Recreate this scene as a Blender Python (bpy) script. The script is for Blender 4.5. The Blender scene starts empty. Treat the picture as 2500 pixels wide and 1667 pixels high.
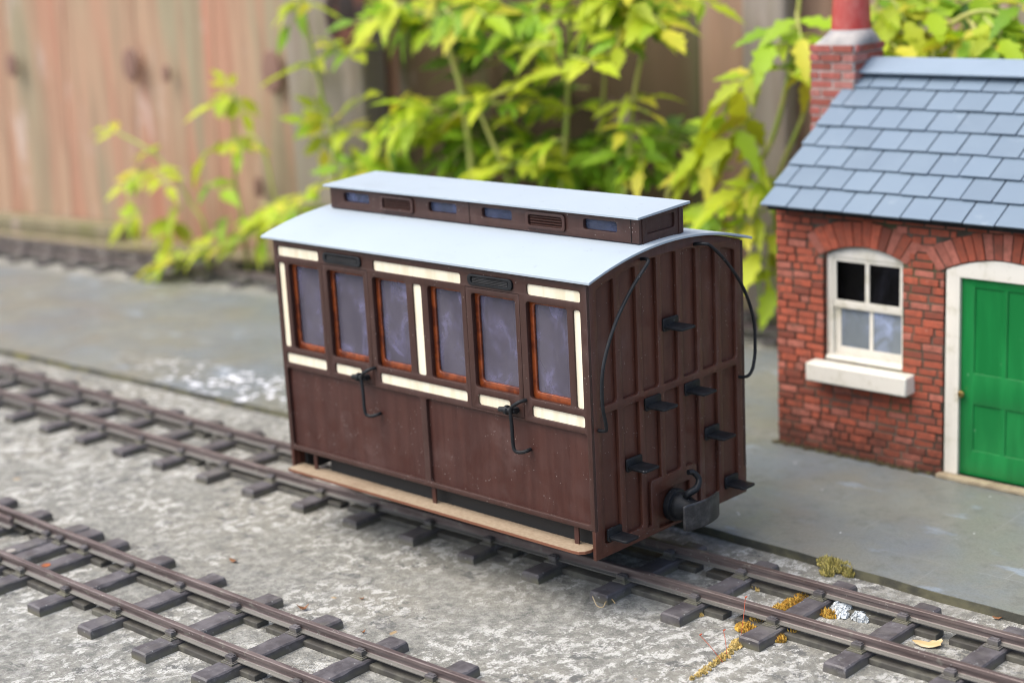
import bpy, bmesh, math, random
from mathutils import Vector, Matrix
random.seed(7)
S = 0.194            # one carriage length in metres; everything is authored in carriage lengths and scaled here
scene = bpy.context.scene
col = scene.collection

# ------------------------------------------------------------------ camera
CAM = Vector((3.16620, -2.45340, 1.30650))
RIGHT = Vector((0.725696, 0.686145, -0.050702)).normalized()
UPV = Vector((-0.132519, 0.211709, 0.968307)).normalized()
FWD = Vector((-0.675133, 0.695977, -0.244563)).normalized()
FPX = 4064.16
cd = bpy.data.cameras.new('camera')
cam = bpy.data.objects.new('camera', cd)
col.objects.link(cam)
M = Matrix((RIGHT, UPV, -FWD)).transposed().to_4x4()
M.translation = CAM * S
cam.matrix_world = M
cd.sensor_width = 36.0
cd.lens = 36.0 * FPX / 2500.0
cd.clip_start = 0.01
cd.clip_end = 200
cd.dof.use_dof = True
cd.dof.focus_distance = 3.42 * S
cd.dof.aperture_fstop = 8.0
cd.dof.aperture_blades = 0
scene.camera = cam


def ray(vx, vy):
    """direction through a point of the picture measured on a 2352 x 1568 grid"""
    k = 2500.0 / 2352.0
    return FWD + RIGHT * ((vx * k - 1250) / FPX) - UPV * ((vy * k - 833.5) / FPX)


def hit_fence(vx, vy, gap=0.0):
    """point gap in front of the fence line on that direction"""
    d = ray(vx, vy)
    # fence: y = FY + FS*x
    t = (FY - gap + FS * CAM.x - CAM.y) / (d.y - FS * d.x)
    return CAM + d * t


FY, FS = 2.53, 0.135

# ------------------------------------------------------------------ materials


class Mat:
    def __init__(self, name, rough=0.6, spec=0.5):
        self.m = bpy.data.materials.new(name)
        self.m.use_nodes = True
        self.nt = self.m.node_tree
        self.b = self.nt.nodes['Principled BSDF']
        self.b.inputs['Roughness'].default_value = rough
        self.b.inputs['Specular IOR Level'].default_value = spec

    def n(self, t, **kw):
        x = self.nt.nodes.new(t)
        for k, v in kw.items():
            setattr(x, k, v)
        return x

    def link(self, a, b):
        self.nt.links.new(a, b)

    def put(self, sock, v):
        if hasattr(v, 'is_linked'):
            self.link(v, sock)
        else:
            sock.default_value = v

    def co(self, sx=1, sy=1, sz=1, rnd=False):
        tc = self.n('ShaderNodeTexCoord')
        mp = self.n('ShaderNodeMapping')
        mp.inputs['Scale'].default_value = (sx / S, sy / S, sz / S)
        self.link(tc.outputs['Object'], mp.inputs['Vector'])
        if rnd:
            oi = self.n('ShaderNodeObjectInfo')
            mu = self.n('ShaderNodeMath', operation='MULTIPLY')
            self.link(oi.outputs['Random'], mu.inputs[0])
            mu.inputs[1].default_value = 37.0
            ad = self.n('ShaderNodeVectorMath', operation='ADD')
            self.link(mp.outputs[0], ad.inputs[0])
            self.link(mu.outputs[0], ad.inputs[1])
            return ad.outputs[0]
        return mp.outputs[0]

    def noise(self, co, scale, detail=4, rough=0.55, dist=0.0):
        x = self.n('ShaderNodeTexNoise')
        x.inputs['Scale'].default_value = scale
        x.inputs['Detail'].default_value = detail
        x.inputs['Roughness'].default_value = rough
        x.inputs['Distortion'].default_value = dist
        self.link(co, x.inputs['Vector'])
        return x.outputs['Fac']

    def voro(self, co, scale, feature='F1'):
        x = self.n('ShaderNodeTexVoronoi', feature=feature)
        x.inputs['Scale'].default_value = scale
        self.link(co, x.inputs['Vector'])
        return x.outputs['Distance']

    def step(self, f, a, b, lo=0.0, hi=1.0):
        x = self.n('ShaderNodeMapRange')
        x.interpolation_type = 'SMOOTHSTEP'
        self.put(x.inputs['Value'], f)
        x.inputs['From Min'].default_value = a
        x.inputs['From Max'].default_value = b
        x.inputs['To Min'].default_value = lo
        x.inputs['To Max'].default_value = hi
        return x.outputs['Result']

    def mul(self, a, b):
        x = self.n('ShaderNodeMath', operation='MULTIPLY')
        self.put(x.inputs[0], a)
        self.put(x.inputs[1], b)
        return x.outputs[0]

    def mix(self, f, a, b, mode='MIX'):
        x = self.n('ShaderNodeMix', data_type='RGBA', blend_type=mode)
        self.put(x.inputs[0], f)
        for s, v in ((x.inputs[6], a), (x.inputs[7], b)):
            if isinstance(v, tuple):
                v = (v[0], v[1], v[2], 1)
            self.put(s, v)
        return x.outputs[2]

    def color(self, v):
        if isinstance(v, tuple):
            v = (v[0], v[1], v[2], 1)
        self.put(self.b.inputs['Base Color'], v)
        return self

    def rough(self, v):
        self.put(self.b.inputs['Roughness'], v)
        return self

    def bump(self, h, strength=0.3, dist=0.004):
        x = self.n('ShaderNodeBump')
        x.inputs['Strength'].default_value = strength
        x.inputs['Distance'].default_value = dist * S
        self.link(h, x.inputs['Height'])
        self.link(x.outputs[0], self.b.inputs['Normal'])
        return self

    def attr(self, name='tint'):
        x = self.n('ShaderNodeAttribute', attribute_name=name)
        return x.outputs['Color']


def specks(m, base, amount=0.040, scale=80.0, c=(0.55, 0.50, 0.47)):
    """scattered pale dust specks"""
    scale *= 1.5
    co = m.co()
    v = m.voro(co, scale)
    near = m.step(v, amount * 1.6, amount * 4.4, 1, 0)
    pick = m.step(m.noise(co, scale * 0.31, 2), 0.57, 0.62)
    return m.mix(m.mul(m.mul(near, pick), 0.55), base, c)


def brown_paint(name, a, b, streak=(60, 60, 5), rough=0.45):
    m = Mat(name, rough, 0.4)
    g = m.noise(m.co(*streak), 1.0, 5, 0.6)
    c = m.mix(m.step(g, 0.30, 0.74), a, b)
    sc = m.noise(m.co(), 7.0, 5, 0.65)
    c = m.mix(m.step(sc, 0.56, 0.76, 0, 0.32), c, (0.13, 0.085, 0.078))
    c = specks(m, c, 0.045, 95)
    m.color(c)
    m.rough(m.step(m.noise(m.co(), 25, 3), 0.3, 0.7, rough - 0.08, rough + 0.15))
    m.bump(m.noise(m.co(*[s * 2 for s in streak]), 1.0, 4), 0.25, 0.0016)
    return m.m


BROWN = brown_paint('brown_frame_paint', (0.040, 0.0175, 0.0135), (0.052, 0.0225, 0.0175))
PANELB = brown_paint('brown_panel_paint', (0.045, 0.0155, 0.012), (0.064, 0.0245, 0.019), (45, 45, 3.5), 0.40)
ENDB = brown_paint('brown_end_paint', (0.062, 0.0225, 0.0150), (0.082, 0.0295, 0.0190), (50, 50, 4), 0.40)

m = Mat('cream_wood', 0.6)
g = m.noise(m.co(55, 55, 8), 1.0, 4)
c = m.mix(m.step(g, 0.35, 0.7), (0.80, 0.74, 0.58), (0.70, 0.62, 0.45))
m.color(specks(m, c, 0.02, 60, (0.45, 0.36, 0.25)))
m.bump(g, 0.2, 0.001)
CREAM = m.m

m = Mat('mahogany_varnish', 0.22)
g = m.noise(m.co(30, 30, 30), 1.0, 4, 0.7)
m.color(m.mix(m.step(g, 0.4, 0.66), (0.22, 0.050, 0.014), (0.090, 0.020, 0.009)))
MAHOG = m.m

m = Mat('roof_primer', 0.6, 0.25)
g = m.noise(m.co(), 3.0, 4)
c = m.mix(m.step(g, 0.3, 0.7), (0.315, 0.370, 0.420), (0.335, 0.392, 0.442))
c = m.mix(m.step(m.noise(m.co(1, 2.5, 1), 4.0, 5, 0.7), 0.55, 0.75, 0, 0.5), c, (0.275, 0.318, 0.355))
c = m.mix(m.step(m.noise(m.co(), 34, 4, 0.7), 0.62, 0.74, 0, 0.35), c, (0.20, 0.21, 0.21))
m.color(specks(m, c, 0.03, 45, (0.12, 0.11, 0.09)))
m.bump(m.noise(m.co(), 160, 3), 0.08, 0.001)
ROOFW = m.m

m = Mat('black_paint', 0.5, 0.3)
g = m.noise(m.co(), 30, 4)
m.color(specks(m, m.mix(m.step(g, 0.4, 0.7), (0.006, 0.007, 0.009), (0.014, 0.016, 0.019)), 0.03, 70, (0.5, 0.5, 0.5)))
m.bump(g, 0.15, 0.002)
BLACK = m.m

m = Mat('worn_buffer_steel', 0.42)
g = m.noise(m.co(), 28, 5, 0.7)
m.color(m.mix(m.step(g, 0.45, 0.75), (0.012, 0.013, 0.015), (0.060, 0.060, 0.063)))
BUFFER = m.m

m = Mat('raw_board', 0.8)
g = m.noise(m.co(), 130, 3)
g2 = m.noise(m.co(), 6, 4)
c = m.mix(m.step(g, 0.3, 0.7), (0.33, 0.258, 0.178), (0.26, 0.195, 0.128))
m.color(m.mix(m.step(g2, 0.55, 0.75, 0, .5), c, (0.17, 0.11, 0.065)))
BOARD = m.m
m = Mat('laser_cut_edge', 0.7)
m.color((0.16, 0.06, 0.03))
BOARDEDGE = m.m
m = Mat('underframe_black', 0.7)
m.color((0.012, 0.011, 0.011))
UNDER = m.m
m = Mat('pale_ply_edge', 0.7)
m.color((0.42, 0.22, 0.09))
PLY = m.m


def film_glass(name, tint, haze, lo, hi, ior_spec=0.5, rough=0.08):
    """clear sheet under smeared protective film: part see-through, part milky"""
    m = Mat(name, rough, ior_spec)
    nt = m.nt
    co = m.co(1.0, 1.0, 0.6)
    a = m.noise(co, 5.0, 4, 0.55, 0.8)
    b = m.noise(m.co(1.0, 1.0, 0.8), 13.0, 5, 0.65, 0.5)
    f = m.n('ShaderNodeMath', operation='ADD')
    m.link(m.step(a, 0.4, 0.72, lo, (lo + hi) / 2), f.inputs[0])
    m.link(m.step(b, 0.50, 0.78, 0, (hi - lo) / 2), f.inputs[1])
    tr = m.n('ShaderNodeBsdfTransparent')
    tr.inputs[0].default_value = (*tint, 1)
    c = m.mix(m.step(b, 0.45, 0.75), haze, (haze[0] * 1.6, haze[1] * 1.65, haze[2] * 2.15))
    m.color(specks(m, c, 0.02, 80, (0.7, 0.7, 0.75)))
    mx = m.n('ShaderNodeMixShader')
    m.link(f.outputs[0], mx.inputs[0])
    m.link(tr.outputs[0], mx.inputs[1])
    m.link(m.b.outputs[0], mx.inputs[2])
    m.link(mx.outputs[0], nt.nodes['Material Output'].inputs['Surface'])
    return m.m


PANE = film_glass('filmed_glazing', (0.70, 0.66, 0.76), (0.140, 0.130, 0.165), 0.45, 0.90)
CLPANE = film_glass('clerestory_glazing', (0.6, 0.66, 0.8), (0.13, 0.15, 0.22), 0.25, 0.9)
DARKPANE = film_glass('dark_window_glass', (0.5, 0.5, 0.5), (0.05, 0.05, 0.05), 0.02, 0.22)
NETPANE = film_glass('dusty_window_glass', (0.6, 0.6, 0.6), (0.26, 0.30, 0.33), 0.55, 1.0)

m = Mat('rail_metal', 0.5)
m.b.inputs['Metallic'].default_value = 0.35
g = m.noise(m.co(6, 60, 60), 1.0, 5, 0.65)
c = m.mix(m.step(g, 0.35, 0.7), (0.095, 0.070, 0.067), (0.185, 0.150, 0.142))
c = m.mix(m.step(m.noise(m.co(), 40, 4), 0.58, 0.72, 0, 0.6), c, (0.23, 0.22, 0.19))
sx = m.n('ShaderNodeSeparateXYZ')
m.link(m.co(), sx.inputs[0])
c = m.mix(m.step(sx.outputs['Z'], 0.030, 0.0315, 0.75, 0), c, (0.17, 0.172, 0.155))
m.color(specks(m, c, 0.055, 75, (0.5, 0.5, 0.46)))
m.bump(g, 0.2, 0.002)
RAIL = m.m

m = Mat('sleeper_plastic', 0.55)
co = m.co(rnd=True)
g = m.noise(co, 22, 5, 0.65)
gr = m.noise(m.co(120, 14, 60, True), 1.0, 4)
c = m.mix(m.step(g, 0.35, 0.7), (0.058, 0.053, 0.057), (0.112, 0.103, 0.109))
geo = m.n('ShaderNodeNewGeometry')
c = m.mix(m.step(m.noise(co, 9, 5), 0.52, 0.72, 0, 0.6), c, (0.125, 0.12, 0.10))
c = m.mix(m.step(m.noise(co, 34, 5, 0.75), 0.57, 0.68, 0, 0.55), c, (0.20, 0.20, 0.205))
sz = m.n('ShaderNodeSeparateXYZ')
m.link(m.co(), sz.inputs[0])
c = m.mix(m.mul(m.step(sz.outputs['Z'], 0.004, 0.017, 1, 0), m.step(m.noise(co, 20, 4), 0.3, 0.6, 0.2, 0.9)), c, (0.115, 0.110, 0.075))
m.color(specks(m, c, 0.055, 70, (0.45, 0.46, 0.44)))
m.bump(gr, 0.3, 0.003)
m.rough(m.step(g, 0.3, 0.7, 0.42, 0.7))
SLEEPER = m.m

m = Mat('spacer_plastic', 0.75)
g = m.noise(m.co(rnd=True), 30, 5)
m.color(m.mix(m.step(g, 0.4, 0.7), (0.052, 0.049, 0.043), (0.10, 0.097, 0.078)))
SPACER = m.m

# concrete with lichen
m = Mat('lichened_concrete', 0.9, 0.25)
co = m.co()
fine = m.noise(co, 210, 3, 0.75)
mid = m.noise(co, 36, 6, 0.74)
big = m.noise(co, 2.2, 4, 0.6)
c = m.mix(m.step(mid, 0.40, 0.60), (0.165, 0.166, 0.150), (0.275, 0.275, 0.245))
c = m.mix(m.step(big, 0.42, 0.66, 0, 0.55), c, (0.235, 0.222, 0.18))
dk2 = m.step(m.noise(co, 3.6, 3), 0.40, 0.56, 0.25, 1)
dark = m.step(m.noise(m.co(1, 1.35, 1), 19, 6, 0.66, 0.4), 0.55, 0.595)
c = m.mix(m.mul(m.mul(dark, dk2), 0.85), c, (0.095, 0.097, 0.095))
wh = m.step(m.noise(m.co(1.15, 0.9, 1), 30, 7, 0.82, 0.3), 0.50, 0.56)
wfine = m.step(fine, 0.36, 0.56, 0.30, 1)
wreg = m.step(m.noise(co, 4.5, 4, 0.6), 0.40, 0.58, 0.22, 1)
c = m.mix(m.mul(m.mul(wh, wfine), m.mul(wreg, 0.95)), c, (0.62, 0.62, 0.585))
och = m.step(m.noise(co, 15.0, 2, 0.4), 0.745, 0.77)
c = m.mix(m.mul(och, 0.6), c, (0.46, 0.29, 0.10))
c = m.mix(m.step(fine, 0.38, 0.66, 0.0, 0.40), c, (0.13, 0.125, 0.115))
m.color(c)
hgt = m.n('ShaderNodeMath', operation='ADD')
m.link(fine, hgt.inputs[0])
m.link(mid, hgt.inputs[1])
m.bump(hgt.outputs[0], 0.55, 0.006)
CONCRETE = m.m

# platform
m = Mat('platform_paint', 0.42, 0.5)
co = m.co()
a = m.noise(co, 3.2, 5, 0.6)
b = m.noise(co, 20, 5, 0.7)
f = m.noise(co, 140, 2)
c = m.mix(m.step(a, 0.35, 0.66), (0.145, 0.170, 0.184), (0.175, 0.182, 0.158))
c = m.mix(m.step(b, 0.48, 0.72, 0, 0.55), c, (0.095, 0.101, 0.088))
c = m.mix(m.step(m.noise(m.co(0.6, 1.3, 1), 8, 4), 0.60, 0.70, 0, 0.6), c, (0.25, 0.31, 0.38))
c = m.mix(m.step(f, 0.4, 0.75, 0, 0.3), c, (0.10, 0.10, 0.09))
br = m.n('ShaderNodeTexBrick')
br.inputs['Scale'].default_value = 1.0
br.inputs['Mortar Size'].default_value = 0.0016
br.inputs['Mortar Smooth'].default_value = 0.2
br.inputs['Brick Width'].default_value = 0.40
br.inputs['Row Height'].default_value = 0.215
br.offset = 0.37
rot = m.n('ShaderNodeMapping')
rot.inputs['Rotation'].default_value = (0, 0, math.radians(-1.5))
rot.inputs['Location'].default_value = (0, 0.02, 0)
m.link(co, rot.inputs[0])
m.link(rot.outputs[0], br.inputs['Vector'])
c = m.mix(m.mul(br.outputs['Fac'], m.step(m.noise(co, 5, 3), 0.35, 0.6, 0.0, 0.32)), c, (0.28, 0.30, 0.30))
spk = m.step(m.voro(co, 26), 0.03, 0.10, 1, 0)
c = m.mix(m.mul(spk, m.step(m.noise(co, 8, 2), 0.55, 0.6)), c, (0.72, 0.74, 0.77))
# white flakes beside the platform edge, with sky glints painted in among them
wm = m.n('ShaderNodeMapping')
wm.inputs['Location'].default_value = (0.85 * 0.65, -0.70 * 3.8, 0)
wm.inputs['Scale'].default_value = (0.65, 3.8, 0)
m.link(co, wm.inputs[0])
wl = m.n('ShaderNodeVectorMath', operation='LENGTH')
m.link(wm.outputs[0], wl.inputs[0])
flk_glint = m.step(m.noise(co, 30, 4, 0.6), 0.56, 0.61)
c = m.mix(m.mul(m.step(wl.outputs['Value'], 0.25, 0.75, 1, 0), flk_glint), c, (0.88, 0.91, 0.99))
m.color(c)
m.rough(m.step(m.noise(co, 5, 4), 0.35, 0.7, 0.30, 0.62))
ha = m.n('ShaderNodeMath', operation='ADD')
m.link(b, ha.inputs[0])
m.link(m.mul(f, 0.4), ha.inputs[1])
m.bump(ha.outputs[0], 0.35, 0.006)
PLATFORM = m.m
m = Mat('platform_edge_stain', 0.9)
co = m.co()
c = m.mix(m.step(m.noise(co, 12, 5), 0.4, 0.65), (0.055, 0.055, 0.043), (0.12, 0.115, 0.07))
c = m.mix(m.step(m.noise(co, 7, 4), 0.58, 0.7, 0, .8), c, (0.17, 0.155, 0.035))
m.color(c)
m.bump(m.noise(co, 50, 4), 0.6, 0.006)
PLATEDGE = m.m

# bricks: a tint attribute carries each brick's own fired colour
m = Mat('red_brick', 0.85, 0.3)
co = m.co()
g = m.noise(co, 60, 5, 0.65)
c = m.mix(m.step(g, 0.3, 0.72, 0.0, 0.6), m.attr(), (0.17, 0.062, 0.042))
c = m.mix(m.step(m.noise(co, 18, 5, 0.7), 0.55, 0.68, 0, 0.50), c, (0.13, 0.06, 0.04))
c = m.mix(m.step(m.noise(m.co(1, 1, 0.6), 4.2, 4, 0.6), 0.58, 0.78, 0, 0.40), c, (0.11, 0.050, 0.032))
sx = m.n('ShaderNodeSeparateXYZ')
m.link(co, sx.inputs[0])
ad = m.n('ShaderNodeMath', operation='MULTIPLY_ADD')
m.link(m.noise(co, 6, 5, 0.7), ad.inputs[0])
ad.inputs[1].default_value = -0.62
m.link(sx.outputs['Z'], ad.inputs[2])
c = m.mix(m.step(ad.outputs[0], -0.33, -0.10, 0.8, 0), c, (0.060, 0.026, 0.018))
m.color(specks(m, c, 0.03, 30, (0.5, 0.42, 0.36)))
m.bump(g, 0.5, 0.004)
BRICK = m.m
m = Mat('mortar', 0.95, 0.2)
co = m.co()
c = m.mix(m.step(m.noise(co, 9, 5), 0.4, 0.65), (0.055, 0.042, 0.032), (0.13, 0.11, 0.085))
m.color(m.mix(m.step(m.noise(co, 5, 4), 0.55, 0.72, 0, .8), c, (0.075, 0.085, 0.030)))
MORTAR = m.m
m = Mat('pale_mortar', 0.95, 0.2)
m.color(m.mix(m.step(m.noise(m.co(), 25, 5), 0.4, 0.65), (0.34, 0.30, 0.27), (0.46, 0.43, 0.41)))
PMORTAR = m.m

m = Mat('roof_slate', 0.48, 0.4)
co = m.co()
g = m.noise(co, 5.0, 4)
c = m.mix(m.step(g, 0.4, 0.7, 0, .5), m.attr(), (0.165, 0.22, 0.275))
c = m.mix(m.step(m.noise(co, 14, 5, 0.7), 0.6, 0.75, 0, 0.30), c, (0.27, 0.32, 0.36))
m.color(c)
m.bump(m.noise(co, 60, 4), 0.15, 0.002)
SLATE = m.m

m = Mat('white_gloss', 0.4)
co = m.co()
c = m.mix(m.step(m.noise(co, 14, 5, 0.7), 0.48, 0.72, 0, .75), (0.72, 0.69, 0.61), (0.48, 0.45, 0.33))
c = m.mix(m.step(m.noise(co, 30, 5, 0.75), 0.60, 0.70, 0, .5), c, (0.26, 0.25, 0.14))
m.color(specks(m, c, 0.02, 50, (0.25, 0.22, 0.15)))
m.bump(m.noise(co, 45, 4), 0.2, 0.004)
WHITE = m.m
m = Mat('green_gloss', 0.35)
co = m.co()
c = m.mix(m.step(m.noise(m.co(30, 30, 4), 1, 4), 0.4, 0.7), (0.006, 0.160, 0.036), (0.011, 0.210, 0.050))
m.color(specks(m, c, 0.03, 26, (0.25, 0.5, 0.3)))
m.bump(m.noise(m.co(40, 40, 6), 1, 4), 0.2, 0.002)
GREEN = m.m
m = Mat('brass', 0.35)
m.b.inputs['Metallic'].default_value = 0.9
m.color((0.42, 0.28, 0.10))
BRASS = m.m
m = Mat('sandstone', 0.9)
m.color(m.mix(m.step(m.noise(m.co(), 30, 5), 0.35, 0.65), (0.36, 0.30, 0.20), (0.25, 0.20, 0.13)))
STONE = m.m
m = Mat('red_terracotta', 0.5)
co = m.co()
c = m.mix(m.step(m.noise(m.co(1, 1, .4), 16, 5, 0.7), 0.45, 0.7, 0, .7), (0.35, 0.035, 0.028), (0.42, 0.13, 0.11))
m.color(c)
POT = m.m
m = Mat('weathered_lead', 0.75)
m.color(m.mix(m.step(m.noise(m.co(), 18, 5), 0.4, 0.66), (0.36, 0.34, 0.325), (0.22, 0.22, 0.23)))
CEMENT = m.m
m = Mat('dark_interior', 0.9)
m.color((0.008, 0.008, 0.008))
DARK = m.m


def board_mat(name, ca, cb, cg, knots=True):
    m = Mat(name, 0.85, 0.2)
    oi = m.n('ShaderNodeObjectInfo')
    co = m.co(1, 1, 1, True)
    st = m.noise(m.co(6, 6, 0.5, True), 1.0, 5, 0.6)
    c = m.mix(m.step(st, 0.36, 0.64), ca, cb)
    c = m.mix(m.mul(oi.outputs['Random'], 0.5), c, cb)
    gr = m.noise(m.co(4.0, 4.0, 0.3, True), 1.0, 4)
    c = m.mix(m.step(gr, 0.52, 0.64, 0, 0.8), c, cg)
    pl = m.noise(m.co(6, 6, 1.6, True), 1.0, 4, 0.65)
    c = m.mix(m.step(pl, 0.58, 0.70, 0, 0.6), c, (0.52, 0.42, 0.37))
    c = m.mix(m.step(m.noise(m.co(25, 25, 2, True), 1, 4), 0.4, 0.7, 0, .35), c, (0.14, 0.09, 0.06))
    if knots:
        v = m.voro(m.co(1.5, 1.5, 0.85, True), 1.0)
        c = m.mix(m.step(v, 0.055, 0.085, 0.85, 0), c, (0.06, 0.030, 0.020))
    m.color(c)
    m.bump(st, 0.4, 0.02)
    return m.m


FENCE_RED = board_mat('weathered_red_fence', (0.40, 0.180, 0.122), (0.39, 0.265, 0.178), (0.28, 0.265, 0.175))
FENCE_GREY = board_mat('weathered_grey_fence', (0.27, 0.155, 0.105), (0.33, 0.225, 0.155), (0.27, 0.255, 0.19))
POSTMAT = board_mat('weathered_post', (0.33, 0.29, 0.25), (0.24, 0.205, 0.17), (0.23, 0.22, 0.15), False)
FENCE_SHADE = board_mat('dark_shaded_fence', (0.080, 0.056, 0.030), (0.110, 0.078, 0.045), (0.09, 0.09, 0.045))  # dark boards behind the dense shrub, its shade painted into their colour
KERBMAT = board_mat('mossy_timber', (0.27, 0.23, 0.15), (0.20, 0.18, 0.11), (0.16, 0.16, 0.065), False)
m = Mat('dark_knot', 0.7)
m.color(m.mix(m.step(m.noise(m.co(), 10, 4), 0.4, 0.6), (0.11, 0.032, 0.018), (0.028, 0.012, 0.010)))
KNOT = m.m
m = Mat('knot_heart', 0.8)
m.color((0.015, 0.008, 0.007))
KNOTH = m.m


def leaf_mat(name):
    m = Mat(name, 0.5, 0.3)
    nt = m.nt
    co = m.co()
    c = m.mix(m.step(m.noise(co, 9, 3), 0.35, 0.7, 0, 0.3), m.attr(), (0.30, 0.42, 0.03))
    m.color(c)
    tr = m.n('ShaderNodeBsdfTranslucent')
    m.link(m.mix(1.0, c, (1.0, 0.95, 0.55), 'MULTIPLY'), tr.inputs[0])
    mx = m.n('ShaderNodeMixShader')
    mx.inputs[0].default_value = 0.42
    m.link(m.b.outputs[0], mx.inputs[1])
    m.link(tr.outputs[0], mx.inputs[2])
    m.link(mx.outputs[0], nt.nodes['Material Output'].inputs['Surface'])
    return m.m


LEAF = leaf_mat('golden_leaf')
m = Mat('green_stem', 0.5)
m.color(m.mix(m.step(m.noise(m.co(), 8, 3), .4, .6), (0.26, 0.34, 0.05), (0.36, 0.36, 0.09)))
STEM = m.m
m = Mat('gold_moss', 0.9)
m.color(m.attr())
MOSS = m.m
m = Mat('pale_lichen', 0.9)
m.color(m.mix(m.step(m.noise(m.co(), 60, 3), .4, .65), (0.62, 0.66, 0.68), (0.40, 0.43, 0.44)))
LICHEN = m.m
m = Mat('red_stalk', 0.6)
m.color((0.40, 0.075, 0.03))
REDSTALK = m.m
m = Mat('dry_leaf', 0.8)
m.color(m.mix(m.step(m.noise(m.co(), 25, 3), .4, .65), (0.50, 0.36, 0.17), (0.58, 0.48, 0.30)))
DRYLEAF = m.m
m = Mat('brown_leaf', 0.8)
m.color(m.mix(m.step(m.noise(m.co(), 40, 3), .4, .65), (0.19, 0.075, 0.025), (0.33, 0.20, 0.12)))
BROWNLEAF = m.m
m = Mat('copper', 0.4)
m.b.inputs['Metallic'].default_value = 0.7
m.color((0.45, 0.12, 0.05))
COPPER = m.m
m = Mat('rust', 0.9)
m.color(m.mix(m.step(m.noise(m.co(), 90, 4), .4, .65), (0.33, 0.095, 0.025), (0.16, 0.06, 0.035)))
RUST = m.m
m = Mat('grey_screw', 0.6)
m.color((0.30, 0.28, 0.25))
SCREW = m.m

# ------------------------------------------------------------------ mesh helpers


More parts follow.
